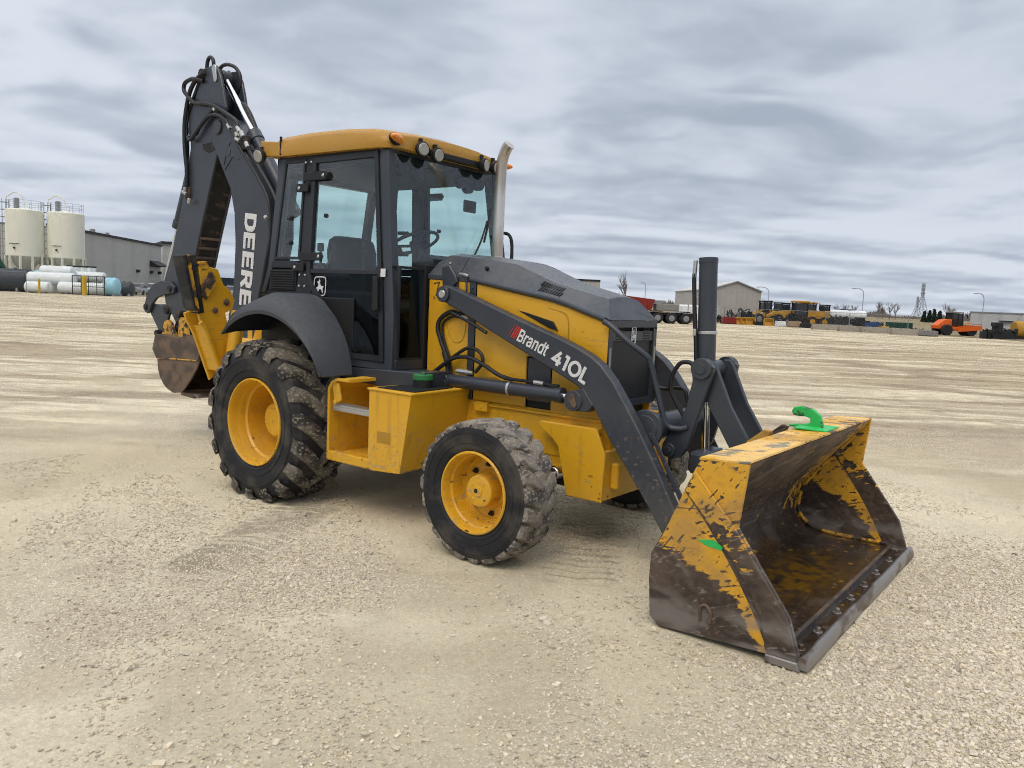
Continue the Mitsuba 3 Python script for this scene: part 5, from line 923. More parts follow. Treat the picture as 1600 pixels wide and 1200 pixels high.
for s in (-1, 1):
    k = key("turn_signal", BH)
    c = np.array([0.928, -0.592, 2.777]) if s < 0 else np.array([0.90, 0.575, 2.776])
    v = trimesh.creation.icosphere(3).vertices * np.array([0.046, 0.165, 0.036]); a = math.radians(36) * -s
    v = np.stack([v[:, 0] * math.cos(a) - v[:, 1] * math.sin(a), v[:, 0] * math.sin(a) + v[:, 1] * math.cos(a), v[:, 2]], 1)
    P("lens", hull(v + c), "amber", True, at=k)
    P("bezel", hull(v * np.array([0.9, 1.06, 1.28]) + c + np.array([-0.018, s * -0.016, 0.0])), "black", True, at=k)

# inside the cab
se = key("seat", BH)
P("backrest", loft([[(-0.18 + dx * sc - 0.06 * t, y * sc * 1.08, 1.50 + 0.63 * t) for y, dx in ((-0.25, 0.0), (-0.2, 0.08), (0.2, 0.08), (0.25, 0.0), (0.2, -0.08), (-0.2, -0.08))] for t, sc in ((0, 0.9), (0.1, 1.0), (0.8, 1.0), (0.95, 0.9), (1.0, 0.7))]), "interior", 50, at=se)
P("cushion", bx(-0.18, 0.34, -0.25, 0.25, 1.44, 1.58, 0.05), "interior", at=se)
P("base", bx(-0.22, 0.18, -0.2, 0.2, 1.08, 1.44, 0.02), "black", at=se)
P("armrest", join(bx(-0.2, 0.12, -0.36, -0.29, 1.74, 1.80, 0.02), bx(-0.2, 0.12, 0.29, 0.36, 1.74, 1.80, 0.02)), "interior", at=se)
sc_ = np.array([0.55, 0.0, 2.08]); swa = np.array([-0.42, 0, 0.9]); swa /= np.linalg.norm(swa); A_, B_, _ = frame_of(swa)
stw = key("steering_wheel", BH)
P("rim", tube([sc_ + 0.20 * (math.cos(t) * A_ + math.sin(t) * B_) for t in np.linspace(0, 2 * np.pi, 37)], 0.014, 10, 2), "black", at=stw)
P("spoke", join(*[tube([sc_ - swa * 0.03, sc_ + 0.2 * (math.cos(t) * A_ + math.sin(t) * B_)], 0.012, 8, 2) for t in (0.5, 2.6, 4.7)], cyl(sc_ - swa * 0.05, sc_ + swa * 0.01, 0.045)), "black", at=stw)
P("steering_column", tube([sc_ - swa * 0.04, sc_ - swa * 0.35, (0.80, 0, 1.4)], 0.05, 12, 3), "interior")
P("spinner_knob", join(cyl(sc_ + 0.19 * B_, sc_ + 0.19 * B_ + swa * 0.06, 0.025)), "black", at=stw)
P("dashboard", loft([[(0.72, -0.22, 1.1), (1.0, -0.22, 1.1), (1.0, -0.22, 1.93), (0.88, -0.22, 1.97), (0.72, -0.20, 1.84)], [(0.72, 0.22, 1.1), (1.0, 0.22, 1.1), (1.0, 0.22, 1.93), (0.88, 0.22, 1.97), (0.72, 0.20, 1.84)]]), "interior")
P("side_console", join(bx(-0.40, 0.55, -0.60, -0.42, 1.08, 1.66, 0.03), bx(-0.40, 0.55, 0.42, 0.60, 1.08, 1.60, 0.03)), "interior")
P("control_lever", join(tube([(0.40, -0.42, 1.6), (0.38, -0.40, 1.85), (0.37, -0.40, 2.0)], 0.010), cyl((0.37, -0.40, 2.0), (0.37, -0.40, 2.06), 0.022), tube([(-0.42, -0.18, 1.5), (-0.44, -0.18, 2.0)], 0.012), tube([(-0.42, 0.18, 1.5), (-0.44, 0.18, 2.0)], 0.012), cyl((-0.44, 0.18, 2.0), (-0.44, 0.18, 2.07), 0.03), cyl((-0.44, -0.18, 2.0), (-0.44, -0.18, 2.07), 0.03)), "black")
P("interior_mirror", bx(0.80, 0.82, 0.30, 0.46, 2.36, 2.46, 0.01), "black")
for (y, z) in ((-0.43, 2.60), (-0.27, 2.585), (0.24, 2.60), (0.33, 2.57), (0.46, 2.61)): P("speaker_pod", cyl((0.80, y, z), (0.85, y, z), 0.06, seg=20), "black")

# rear fenders
def fender():
    secs = []
    for ph in np.radians(np.linspace(129, 31, 26)):
        deg = math.degrees(ph)
        rl = 0.835 - 0.00025 * abs(deg - 90) * (1 if deg < 90 else 0)
        rc = np.interp(deg, [31, 50, 75, 95, 118, 129], [0.812, 0.865, 0.915, 0.93, 0.92, 0.865])
        rt = np.interp(deg, [31, 50, 75, 95, 115, 129], [0.822, 0.90, 0.985, 1.005, 0.985, 0.895])
        yi = float(np.interp(deg, [31, 70, 92], [-0.865, -0.80, -0.70]))
        q = lambda r, y: (0.10 + r * math.cos(ph), y, 0.62 + r * math.sin(ph))
        secs.append([q(rl, -1.165), q(rl + 0.3 * (rc - rl), -1.168), q(rc, -1.135), q(rt, -0.985), q(rt + 0.002, yi), q(rt - 0.018, yi), q(rt - 0.018, -0.98), q(rc - 0.018, -1.12), q(rl, -1.15)])
    return loft(secs)
both("rear_fender", fender(), "fender_plastic", 17)
both("fender_liner", bx(-0.55, 0.62, -0.71, -0.66, 0.95, 1.60), "black")

# loader arms
arm = [(1.300, 1.700), (1.335, 1.728), (1.402, 1.716), (1.633, 1.642), (1.932, 1.544), (2.197, 1.46), (2.355, 1.413), (2.509, 1.358), (2.62, 1.310), (2.70, 1.258), (2.792, 1.164), (2.883, 1.041), (2.987, 0.893), (3.060, 0.780), (3.183, 0.576), (3.262, 0.44),
       (3.36, 0.30), (3.44, 0.22), (3.42, 0.12), (3.33, 0.10), (3.176, 0.297), (3.116, 0.384), (2.995, 0.542), (2.872, 0.695), (2.771, 0.821), (2.684, 0.955), (2.615, 1.045), (2.54, 1.105), (2.37, 1.180), (2.112, 1.285), (1.804, 1.415), (1.568, 1.517), (1.36, 1.60), (1.305, 1.63)]
for s in (-1, 1):
    a = P("loader_arm", ext(arm, s * 0.48, s * 0.39, 0.008), "worn_dark", 20)
    P("pivot_boss", cyl((1.342, s * 0.384, 1.663), (1.342, s * 0.500, 1.663), 0.058), "dark_paint", at=a)
    P("pin", cyl((1.342, s * 0.498, 1.663), (1.342, s * 0.508, 1.663), 0.030), "zinc", at=a)
    P("pin_boss", join(cyl((2.513, s * 0.38, 1.012), (2.513, s * 0.497, 1.012), 0.068), ext([(2.46, 1.06), (2.58, 1.10), (2.66, 1.0), (2.62, 0.95), (2.52, 0.945)], s * 0.485, s * 0.40)), "worn_dark", at=a)
    P("pin", hull(np.vstack([cyl((2.505, s * 0.495, 1.03), (2.505, s * 0.507, 1.03), 0.028).vertices, cyl((2.53, s * 0.495, 0.985), (2.53, s * 0.507, 0.985), 0.018).vertices])), "rusty_steel", at=a)
    P("collar", ext([(3.02, 0.86), (3.05, 0.86), (3.30, 0.46), (3.27, 0.44)], s * 0.392, s * 0.381, 0.002), "worn_dark", at=a)
    lc = key("lift_cylinder", BH)
    P("barrel", join(cyl((1.40, s * 0.445, 1.034), (2.385, s * 0.445, 1.031), 0.048, seg=28, b=0.006), cyl((2.35, s * 0.445, 1.031), (2.405, s * 0.445, 1.031), 0.053, seg=28), cyl((1.371, s * 0.39, 1.034), (1.371, s * 0.50, 1.034), 0.052)), "dark_paint", at=lc)
    P("rod", cyl((2.39, s * 0.445, 1.031), (2.50, s * 0.445, 1.015), 0.024), "chrome", at=lc)
    P("pin", cyl((1.371, s * 0.499, 1.034), (1.371, s * 0.507, 1.034), 0.030), "zinc", at=lc)
    P("clamp", cyl((1.955, s * 0.445, 1.032), (1.975, s * 0.445, 1.032), 0.054, seg=28), "zinc", at=lc)
    P("hose_line", join(tube([(1.92, s * 0.455, 1.098), (2.10, s * 0.455, 1.098), (2.26, s * 0.455, 1.093), (2.33, s * 0.455, 1.08)], 0.012), bx(2.30, 2.37, s * 0.43, s * 0.47, 1.06, 1.10, 0.008)), "black", at=lc)
    P("fitting", cyl((2.17, s * 0.455, 1.098), (2.25, s * 0.455, 1.095), 0.016, seg=8), "zinc", at=lc)
    m = ext([(1.235, 1.86), (1.31, 1.875), (1.375, 1.80), (1.39, 1.755), (1.33, 1.70), (1.25, 1.72)], s * 0.40, s * 0.37, 0.004)
    P("pivot_bracket", join(m, ext([(1.27, 1.75), (1.38, 1.75), (1.40, 1.58), (1.30, 1.58)], s * 0.383, s * 0.36)), "dark_paint")
near_arm = f"{BH}__loader_arm"
def text(s, h, depth=0.002, bold=True, sx=1.0, slant=0.0):
    m = meshkit.text_mesh(s, h, depth, bold); m.vertices[:, 0] = m.vertices[:, 0] * sx + slant * m.vertices[:, 1]; m.vertices[:, 0] -= m.vertices[:, 0].min(); return m
def fit(m, w, h):
    e = m.extents; m.vertices *= np.array([w / e[0], h / e[1], 1]); return m
from shapely.geometry import LineString
from shapely.ops import unary_union
GLYPH = {"D": ([[(0.1, 0.1), (0.36, 0.1), (0.50, 0.18), (0.57, 0.32), (0.57, 0.68), (0.50, 0.82), (0.36, 0.9), (0.1, 0.9), (0.1, 0.1), (0.2, 0.1)]], 0.72), "E": ([[(0.62, 0.1), (0.1, 0.1), (0.1, 0.9), (0.62, 0.9)], [(0.1, 0.5), (0.57, 0.5)]], 0.72),
         "R": ([[(0.1, 0), (0.1, 0.9), (0.44, 0.9), (0.54, 0.82), (0.54, 0.56), (0.44, 0.47), (0.1, 0.47)], [(0.34, 0.47), (0.60, 0.0)]], 0.74), "4": ([[(0.70, 0.27), (0.12, 0.27), (0.47, 0.90)], [(0.50, 0), (0.50, 0.62)]], 0.80),
         "1": ([[(0.02, 0.88), (0.24, 0.88), (0.24, 0.0)]], 0.42), "0": ([[(0.45 + 0.35 * math.cos(t), 0.5 + 0.41 * math.sin(t)) for t in np.linspace(0, 2 * np.pi + 0.1, 40)]], 0.93), "L": ([[(0.1, 1.0), (0.1, 0.1), (0.50, 0.1)]], 0.5)}
def block(s, w):
    x, out = 0.0, []
    for ch in s:
        ls, adv = GLYPH[ch]
        sh = unary_union([LineString(l).buffer(w / 2, cap_style=2, join_style=2) for l in ls])
        for g in getattr(sh, "geoms", [sh]):
            m = trimesh.creation.extrude_polygon(g, 0.002, engine="earcut"); m.vertices[:, 0] += x; out.append(m)
        x += adv
    m = join(*out); m.vertices[:, :2] -= m.vertices[:, :2].min(0); return m
sl = np.array([0.9385, 0, -0.345]); sl /= np.linalg.norm(sl); nu = np.array([0.345, 0, 0.9385]); nu /= np.linalg.norm(nu)
o = np.array([2.0255, -0.4815, 1.373])
P("lettering", placed(fit(text("Brandt", 0.06, slant=0.16), 0.268, 0.092), o, sl, nu), "white_print", False, "white italic lettering on the arm", at=near_arm)
st3 = []
for i in range(4):
    x = i * 0.0165 + (0.004 if i else 0); wd = 0.005 if i == 0 else 0.010
    st3.append(ext([(x, 0), (x + wd, 0), (x + wd + 0.024, 0.093), (x + 0.024, 0.093)], 0, 0.002, 0, "z"))
P("stripe_logo", placed(join(*st3), o - sl * 0.075, sl, nu), "red_print", False, "red slanted stripes beside the lettering", at=near_arm)
P("lettering", placed(fit(block("410L", 0.19), 0.310, 0.108), np.array([2.307, -0.4815, 1.252]), (0.905, 0, -0.425), (0.425, 0, 0.905)), "white_print", False, "white model number 410L", at=near_arm)

# bucket linkage in the middle
P("torque_tube", cyl((2.985, -0.39, 0.88), (2.985, 0.39, 0.88), 0.085, seg=36), "dark_paint")
P("tube_gusset", join(*[hull(np.vstack([cyl((2.985, y, 0.88), (2.985, y + 0.03, 0.88), 0.12).vertices])) for y in (-0.385, 0.355)]), "dark_paint")
bell = [(3.199, 1.19), (3.188, 1.266), (3.221, 1.323), (3.277, 1.335), (3.336, 1.287), (3.325, 1.226), (3.235, 0.91), (3.196, 0.765), (3.15, 0.703), (3.084, 0.676), (3.021, 0.714), (3.021, 0.77), (3.071, 0.857), (3.133, 0.936), (3.169, 1.026)]
for s in (-1, 1):
    bc = P("bellcrank", ext(bell, s * 0.205, s * 0.165, 0.006), "dark_paint", 25)
    P("pin", join(cyl((3.257, s * 0.16, 1.272), (3.257, s * 0.225, 1.272), 0.066), cyl((3.257, s * 0.225, 1.272), (3.257, s * 0.232, 1.272), 0.035)), "worn_dark", at=bc)
    P("pivot", join(cyl((3.072, s * 0.17, 0.738), (3.072, s * 0.222, 0.738), 0.045), bolt((3.072, s * 0.222, 0.738), (0, s, 0), 0.026, 0.014)), "worn_dark", at=bc)
    P("bucket_link", ext([(3.262, 1.318), (3.30, 1.322), (3.325, 1.290), (3.435, 1.054), (3.575, 0.84), (3.61, 0.76), (3.55, 0.70), (3.48, 0.74), (3.449, 0.79), (3.286, 1.043), (3.25, 1.20)], s * 0.150, s * 0.115, 0.006), "dark_paint", 25)
bcy = key("bucket_cylinder", BH)
P("barrel", join(cyl((3.205, 0, 1.05), (3.160, 0, 1.962), 0.058, seg=32, b=0.004), cyl((3.162, 0, 1.925), (3.160, 0, 1.963), 0.0605, seg=32), cyl((3.23, -0.11, 1.262), (3.23, 0.11, 1.262), 0.055)), "dark_paint", 40, at=bcy)
P("rod", cyl((3.24, 0, 0.55), (3.206, 0, 1.06), 0.024), "chrome", at=bcy)
P("hose", tube([(3.092, -0.045, 1.86), (3.094, -0.045, 1.80), (3.112, -0.045, 1.6), (3.13, -0.045, 1.45), (3.150, -0.045, 1.25)], 0.014), "hose_rubber", at=bcy)
P("fitting", join(cyl((3.108, -0.03, 1.938), (3.17, 0, 1.938), 0.010), cyl((3.092, -0.045, 1.83), (3.095, -0.045, 1.945), 0.014, seg=8)), "zinc", at=bcy)
P("clamp", join(cyl((3.187, 0, 1.478), (3.186, 0, 1.50), 0.061, seg=32), bx(3.115, 3.135, -0.065, -0.03, 1.465, 1.51, 0.004)), "zinc", at=bcy)
P("guide_tube", tube([(2.64, -0.37, 1.53), (2.70, -0.37, 1.50), (2.82, -0.345, 1.405), (2.92, -0.30, 1.33), (2.945, -0.28, 1.28), (2.99, -0.26, 1.12), (3.03, -0.25, 0.98), (3.055, -0.245, 0.91), (3.09, -0.23, 0.885), (3.15, -0.215, 0.885), (3.19, -0.205, 0.90)], 0.0185, 12), "dark_paint", 60)
P("linkage_hose", tube([(3.16, -0.10, 1.275), (3.12, -0.10, 1.298), (3.06, -0.10, 1.285), (3.015, -0.10, 1.21), (3.006, -0.10, 1.13), (3.03, -0.10, 1.065), (3.11, -0.10, 0.95)], 0.014), "hose_rubber")
P("linkage_hose", tube([(3.06, 0.05, 1.02), (3.03, 0.06, 1.1), (2.93, 0.1, 1.1), (2.85, 0.15, 1.08), (2.75, 0.15, 1.10)], 0.012), "hose_rubber")
P("cross_member", join(bx(3.18, 3.30, -0.16, 0.16, 0.60, 0.74, 0.02)), "dark_paint")

# front bucket
FB = key("front_bucket", BH)
shell = [(3.949, 0.916), (3.935, 0.896), (3.80, 0.735), (3.69, 0.605), (3.607, 0.505), (3.545, 0.425), (3.507, 0.345), (3.49, 0.26), (3.497, 0.185), (3.535, 0.125), (3.59, 0.082), (3.66, 0.060), (3.80, 0.052), (4.165, 0.062), (4.165, 0.038), (3.60, 0.010), (3.53, 0.012), (3.475, 0.07), (3.458, 0.24), (3.462, 0.37), (3.53, 0.515), (3.63, 0.74), (3.672, 0.852), (3.70, 0.898)]
P("shell", ext(shell, -1.135, 1.135, 0), "bucket_inner", 50, "scraped brown inside of the bucket", at=FB)
P("top_plate", ext([(3.695, 0.902), (3.935, 0.917), (3.949, 0.921), (3.945, 0.930), (3.70, 0.916)], -1.15, 1.15, 0.002), "bucket_top", at=FB)
side = [(3.949, 0.918), (3.707, 0.904), (3.680, 0.856), (3.632, 0.741), (3.538, 0.51), (3.468, 0.37), (3.470, 0.17), (3.481, 0.045), (3.534, 0.005), (4.092, 0.032), (4.247, 0.034), (4.249, 0.065), (4.192, 0.234), (3.916, 0.604)]
cut = [(3.640, 0.738), (3.77, 0.610), (3.899, 0.450), (3.99, 0.335), (4.063, 0.20), (4.090, 0.10), (4.093, 0.040), (4.240, 0.040), (4.245, 0.065), (4.187, 0.236), (3.914, 0.600), (3.688, 0.846)]
for s in (-1, 1):
    P("side_plate", ext(side, s * 1.15, s * 1.126, 0.003), "bucket_side", 20, at=FB)
    P("side_cutter", ext(cut, s * 1.168, s * 1.151, 0.005), "bucket_side", 20, at=FB)
    P("corner_shoe", ext([(4.10, 0.0), (4.10, 0.042), (4.25, 0.042), (4.262, 0.0)], s * 1.174, s * 1.12, 0.006), "bar_steel", at=FB)
P("weld_seam", tube([(3.86, 1.115, 0.80), (3.70, 1.115, 0.605), (3.62, 1.115, 0.505), (3.560, 1.115, 0.425), (3.522, 1.115, 0.345), (3.505, 1.115, 0.26), (3.511, 1.115, 0.19), (3.545, 1.115, 0.137), (3.60, 1.115, 0.096), (3.67, 1.115, 0.073), (3.82, 1.115, 0.064), (4.12, 1.115, 0.072)], 0.013, 8), "rusty_yellow", at=FB)
P("weld_scar", tube([(3.76, -1.153, 0.10), (3.76, -1.156, 0.17), (3.79, -1.156, 0.185), (3.815, -1.156, 0.15), (3.81, -1.153, 0.10)], 0.008, 6), "rusty_steel", at=FB)
P("cutting_edge", ext([(4.12, 0.012), (4.12, 0.034), (4.255, 0.044), (4.27, 0.012)], -1.14, 1.14, 0.003), "bucket_inner", at=FB)
P("floor_lip", ext([(4.145, 0.062), (4.165, 0.063), (4.168, 0.068), (4.147, 0.070)], -1.10, 1.10, 0.002), "rusty_steel", at=FB)
rng = np.random.default_rng(3)
ys = np.linspace(-1.155, 1.17, 60)
bar = [(4.252, 0.012), (4.248, 0.055), (4.256, 0.066), (4.268, 0.070), (4.281, 0.062), (4.292, 0.034), (4.296, 0.010)]
P("wear_bar", loft([[(x + 0.004 * (meshkit.noise(np.array([y * 6, x * 30, 1.0])) - 0.5), y, z + 0.006 * (meshkit.noise(np.array([y * 5, z * 30, 7.0])) - 0.5)) for x, z in bar] for y in ys]), "bar_steel", 40, "bright worn steel bar along the bucket lip", at=FB)
for y in (-1.0, -0.73, -0.39, -0.12, 0.165, 0.458, 0.80, 1.0):
    P("edge_bolt", join(cyl((4.212, y, 0.04), (4.212, y, 0.046), 0.024), cyl((4.212, y, 0.044), (4.212, y, 0.068), 0.014, seg=6)), "bar_steel", at=FB)
for y in (-0.15, 0.15): P("link_ear", ext([(3.58, 0.62), (3.66, 0.85), (3.70, 0.94), (3.66, 0.945), (3.56, 0.86), (3.50, 0.72), (3.52, 0.60)], y - 0.02, y + 0.02), "rusty_yellow", at=FB)
hk = [(3.677, 0.996), (3.665, 1.018), (3.678, 1.045), (3.724, 1.057), (3.798, 1.043), (3.845, 1.005), (3.862, 0.95), (3.861, 0.92), (3.66, 0.92), (3.655, 0.932), (3.70, 0.940), (3.765, 0.945), (3.785, 0.958), (3.782, 0.985), (3.745, 0.995), (3.71, 0.990)]
hook = key("lifting_hook", BH)
P("hook", ext(hk, 0.285, 0.320, 0.005), "green_paint", label="bright green lifting hook welded on top of the bucket", at=hook)
P("base_plate", bx(3.725, 3.925, 0.16, 0.43, 0.926, 0.937, 0.003), "green_paint", at=hook)
P("paint_mark", ext([(3.72, 0.505), (3.80, 0.52), (3.85, 0.495), (3.845, 0.475), (3.76, 0.485)], -1.1525, -1.149, 0), "green_paint", label="green paint mark", at=FB)

# loader hoses
for pts, r in (([(1.50, -0.41, 1.545), (1.427, -0.40, 1.522), (1.341, -0.40, 1.533), (1.245, -0.40, 1.483), (1.217, -0.40, 1.408), (1.253, -0.40, 1.318), (1.307, -0.40, 1.212), (1.338, -0.40, 1.086)], 0.017),
               ([(1.44, -0.40, 1.50), (1.35, -0.39, 1.50), (1.262, -0.385, 1.455), (1.25, -0.385, 1.39), (1.285, -0.385, 1.29), (1.33, -0.385, 1.2), (1.35, -0.385, 1.09)], 0.009),
               ([(1.10, -0.44, 1.02), (1.256, -0.42, 1.107), (1.423, -0.42, 1.221), (1.551, -0.42, 1.285), (1.657, -0.42, 1.257), (1.683, -0.42, 1.189), (1.618, -0.42, 1.112)], 0.013),
               ([(1.10, -0.42, 1.00), (1.334, -0.44, 1.151), (1.441, -0.44, 1.205), (1.571, -0.44, 1.216), (1.712, -0.44, 1.174), (1.849, -0.44, 1.117), (1.96, -0.44, 1.095)], 0.015),
               ([(1.42, -0.47, 1.53), (1.6, -0.47, 1.47), (1.75, -0.47, 1.405)], 0.012)):
    P("loader_hose", tube(pts, r), "hose_rubber", 60)
P("hose_fitting", join(cyl((1.50, -0.452, 1.506), (1.56, -0.452, 1.488), 0.016, seg=8), cyl((1.445, -0.43, 1.108), (1.60, -0.43, 1.106), 0.015, seg=8), cyl((1.47, -0.43, 1.108), (1.56, -0.43, 1.107), 0.022, seg=8)), "zinc")
P("hose_sleeve", cyl((1.295, -0.40, 1.235), (1.335, -0.40, 1.15), 0.024), "hose_rubber")
P("line_fitting", tube([(1.405, -0.38, 1.815), (1.45, -0.385, 1.81), (1.49, -0.385, 1.80)], 0.012), "zinc")
P("line", tube([(1.47, -0.385, 1.80), (1.475, -0.385, 1.72), (1.47, -0.385, 1.62)], 0.007), "dark_paint")

# backhoe: frame, stabilisers, boom, dipper, bucket
P("rear_frame", join(bx(-1.35, -0.80, -0.32, 0.32, 0.55, 1.15, 0.03), bx(-0.82, -0.70, -0.95, 0.95, 0.50, 0.72, 0.02)), "yellow")
P("swing_tower", join(cyl((-1.55, 0, 0.62), (-1.55, 0, 1.30), 0.15), bx(-1.75, -1.3, -0.2, 0.2, 0.70, 1.15, 0.04)), "yellow")
P("control_tower", join(bx(-0.80, -0.58, -0.45, 0.45, 1.0, 1.75, 0.03)), "black")
stab = [(-1.06, 1.845), (-0.998, 1.850), (-0.946, 1.815), (-0.839, 1.797), (-0.784, 1.664), (-0.718, 1.618), (-0.673, 1.53), (-0.695, 1.45), (-0.767, 1.419), (-0.687, 1.111), (-0.66, 0.90), (-0.78, 0.80), (-0.836, 0.95), (-0.934, 1.213), (-1.008, 1.349), (-1.023, 1.406), (-0.980, 1.42), (-0.992, 1.56), (-1.035, 1.767)]
for s in (-1, 1):
    k = key("stabilizer", BH); f = (lambda m: m) if s < 0 else mirror
    P("leg", f(join(ext(stab, -1.03, -1.0, 0.005, "x"), ext(stab, -1.25, -1.22, 0.005, "x"), ext([(-0.94, 1.30), (-0.72, 1.30), (-0.67, 0.90), (-0.80, 0.90)], -1.22, -1.03, 0.004, "x"))), "yellow", at=k)
    P("rib", f(tube([(-0.985, -1.015, 1.335), (-0.985, -0.96, 1.26), (-0.985, -0.835, 0.945)], 0.022, 10, 4)), "yellow", at=k)
    P("pad_plate", f(ext([(-1.158, 1.90), (-1.125, 1.90), (-1.03, 1.425), (-1.06, 1.425)], -1.09, -0.96, 0.004, "x")), "rusty_yellow", at=k)
    P("rubber_pad", f(ext([(-1.20, 1.89), (-1.165, 1.90), (-1.065, 1.43), (-1.10, 1.455)], -1.11, -0.95, 0.008, "x")), "rubber", at=k)
    P("rubber_pad", f(ext([(-1.120, 1.90), (-1.055, 1.91), (-0.975, 1.42), (-1.03, 1.41)], -1.11, -0.985, 0.008, "x")), "rubber", at=k)
    P("foot_bracket", f(ext([(-1.04, 1.85), (-0.96, 1.86), (-0.88, 1.72), (-0.87, 1.66), (-0.96, 1.53), (-1.0, 1.56)], -0.999, -0.975, 0.005, "x")), "rusty_yellow", at=k)
    for y, z, r in ((-0.955, 1.68, 0.036), (-0.758, 1.513, 0.030), (-0.868, 1.438, 0.026)): P("pin", f(join(cyl((-1.24, y, z), (-0.965 if r > 0.03 else -0.99, y, z), r), cyl((-1.0, y, z), (-0.955 if r > 0.03 else -0.982, y, z), r * 0.6, seg=8))), "rusty_steel", at=k)
    P("cylinder", f(join(cyl((-0.90, -0.70, 1.44), (-0.90, -0.78, 0.85), 0.06))), "yellow", at=k)
boomp = [(-1.925, 1.378), (-1.856, 1.591), (-1.831, 1.80), (-1.817, 2.09), (-1.837, 2.384), (-1.908, 2.623), (-2.022, 2.786), (-2.150, 2.98), (-2.235, 3.10), (-2.245, 3.22), (-2.20, 3.325), (-2.12, 3.36), (-2.03, 3.335), (-1.886, 3.212), (-1.748, 3.046), (-1.586, 2.881), (-1.40, 2.673), (-1.296, 2.517), (-1.255, 2.366), (-1.251, 2.14), (-1.312, 1.92), (-1.372, 1.69), (-1.409, 1.588), (-1.459, 1.399), (-1.52, 1.0), (-1.64, 0.86), (-1.85, 0.90), (-1.95, 1.1)]
bm = P("boom", ext(boomp, -0.145, 0.145, 0.010), "dark_paint", 20)
P("hub_plate", join(ext([(-2.05, 2.95), (-2.03, 3.10), (-1.93, 3.09), (-1.90, 3.075), (-1.97, 2.98), (-2.01, 2.86)], -0.152, -0.144, 0.003), cyl((-1.955, -0.15, 2.99), (-1.955, -0.143, 2.99), 0.055), ext([(-1.995, 2.81), (-1.985, 2.87), (-1.86, 2.955), (-1.745, 2.905), (-1.76, 2.89), (-1.86, 2.93)], -0.152, -0.144, 0.003)), "dark_paint", at=bm)
P("joint_pin", cyl((-2.12, -0.165, 3.24), (-2.12, 0.165, 3.24), 0.07), "worn_dark", at=bm)
dx = np.array([-0.155, 0, -0.988]); dz = np.array([0.988, 0, -0.155])
P("lettering", placed(fit(block("DEERE", 0.21), 0.905, 0.200), np.array([-1.648, -0.1465, 2.378]), np.array([-0.105, 0, -0.9945]), np.array([0.9945, 0, -0.105])), "white_print", False, "white block lettering running down the boom", at=bm)
dip = [(-2.29, 3.863), (-2.18, 3.855), (-2.10, 3.74), (-2.06, 3.62), (-2.008, 3.43), (-2.05, 3.25), (-2.137, 3.03), (-2.252, 2.752), (-2.489, 2.157), (-2.55, 1.99), (-2.64, 1.75), (-2.70, 1.58), (-2.655, 1.37), (-2.70, 1.27), (-2.81, 1.25), (-3.06, 1.336), (-3.17, 1.44), (-3.20, 1.68), (-3.03, 1.99), (-2.964, 2.163), (-2.866, 2.4), (-2.769, 2.665), (-2.70, 2.9), (-2.645, 3.04), (-2.65, 3.16), (-2.70, 3.24), (-2.68, 3.40), (-2.55, 3.60), (-2.47, 3.72), (-2.40, 3.80)]
dp = P("dipper", join(ext(dip, -0.135, -0.105, 0.006), ext(dip, 0.105, 0.135, 0.006)), "dark_paint", 20)
P("web", ext([(-2.16, 3.35), (-2.10, 3.2), (-2.15, 3.03), (-2.265, 2.752), (-2.50, 2.157), (-2.655, 1.75), (-2.715, 1.58), (-2.67, 1.37), (-2.81, 1.265), (-3.05, 1.345), (-3.155, 1.45), (-3.185, 1.68), (-3.015, 1.99), (-2.85, 2.4), (-2.685, 2.9), (-2.63, 3.05), (-2.66, 3.30), (-2.55, 3.55)], -0.106, 0.106, 0), "steel_dark", at=dp)
P("wear_strip", join(ext([(-2.50, 2.20), (-2.485, 2.20), (-2.71, 1.56), (-2.73, 1.56)], -0.13, -0.09, 0.002), *[bx(-2.52 - 0.0375 * i, -2.485 - 0.0375 * i, -0.12, 0.12, 2.13 - 0.1 * i, 2.16 - 0.1 * i) for i in range(5)]), "rusty_steel", at=dp)
P("head_block", join(bx(-2.49, -2.34, -0.10, 0.10, 3.70, 3.88, 0.02), cyl((-2.42, -0.16, 3.80), (-2.42, 0.12, 3.80), 0.05), ext([(-2.57, 3.66), (-2.30, 3.66), (-2.32, 3.45), (-2.60, 3.45)], -0.12, -0.03)), "steel_dark", at=dp)
P("pin_plate", hull(np.vstack([cyl((-2.20, -0.150, 3.825), (-2.20, -0.137, 3.825), 0.036).vertices, cyl((-2.175, -0.150, 3.715), (-2.175, -0.137, 3.715), 0.026).vertices])), "zinc", at=dp)
P("ear", ext([(-2.40, 3.80), (-2.32, 3.88), (-2.254, 3.81), (-2.236, 3.675), (-2.262, 3.53), (-2.33, 3.40), (-2.42, 3.55)], 0.085, 0.118, 0.006), "dark_paint", at=dp)
P("hub_shade", ext([(-2.42, 3.10), (-2.40, 3.04), (-2.30, 3.00), (-2.20, 3.02), (-2.145, 3.10), (-2.17, 3.16), (-2.25, 3.11), (-2.35, 3.10)], -0.1375, -0.134, 0), "steel_dark", at=dp)  # thin dark crescent standing for the shade below the boom hub
cc = key("crowd_cylinder", BH)
P("rod", cyl((-2.225, 0, 3.762), (-1.70, 0, 3.14), 0.030), "chrome", 40, at=cc)
P("barrel", join(cyl((-1.725, 0.0, 3.168), (-1.05, 0.0, 2.365), 0.064), cyl((-1.73, 0, 3.175), (-1.66, 0, 3.092), 0.073), cyl((-2.235, -0.05, 3.775), (-2.235, 0.05, 3.775), 0.062)), "dark_paint", 40, at=cc)
bk = key("bucket_curl_cylinder", BH)
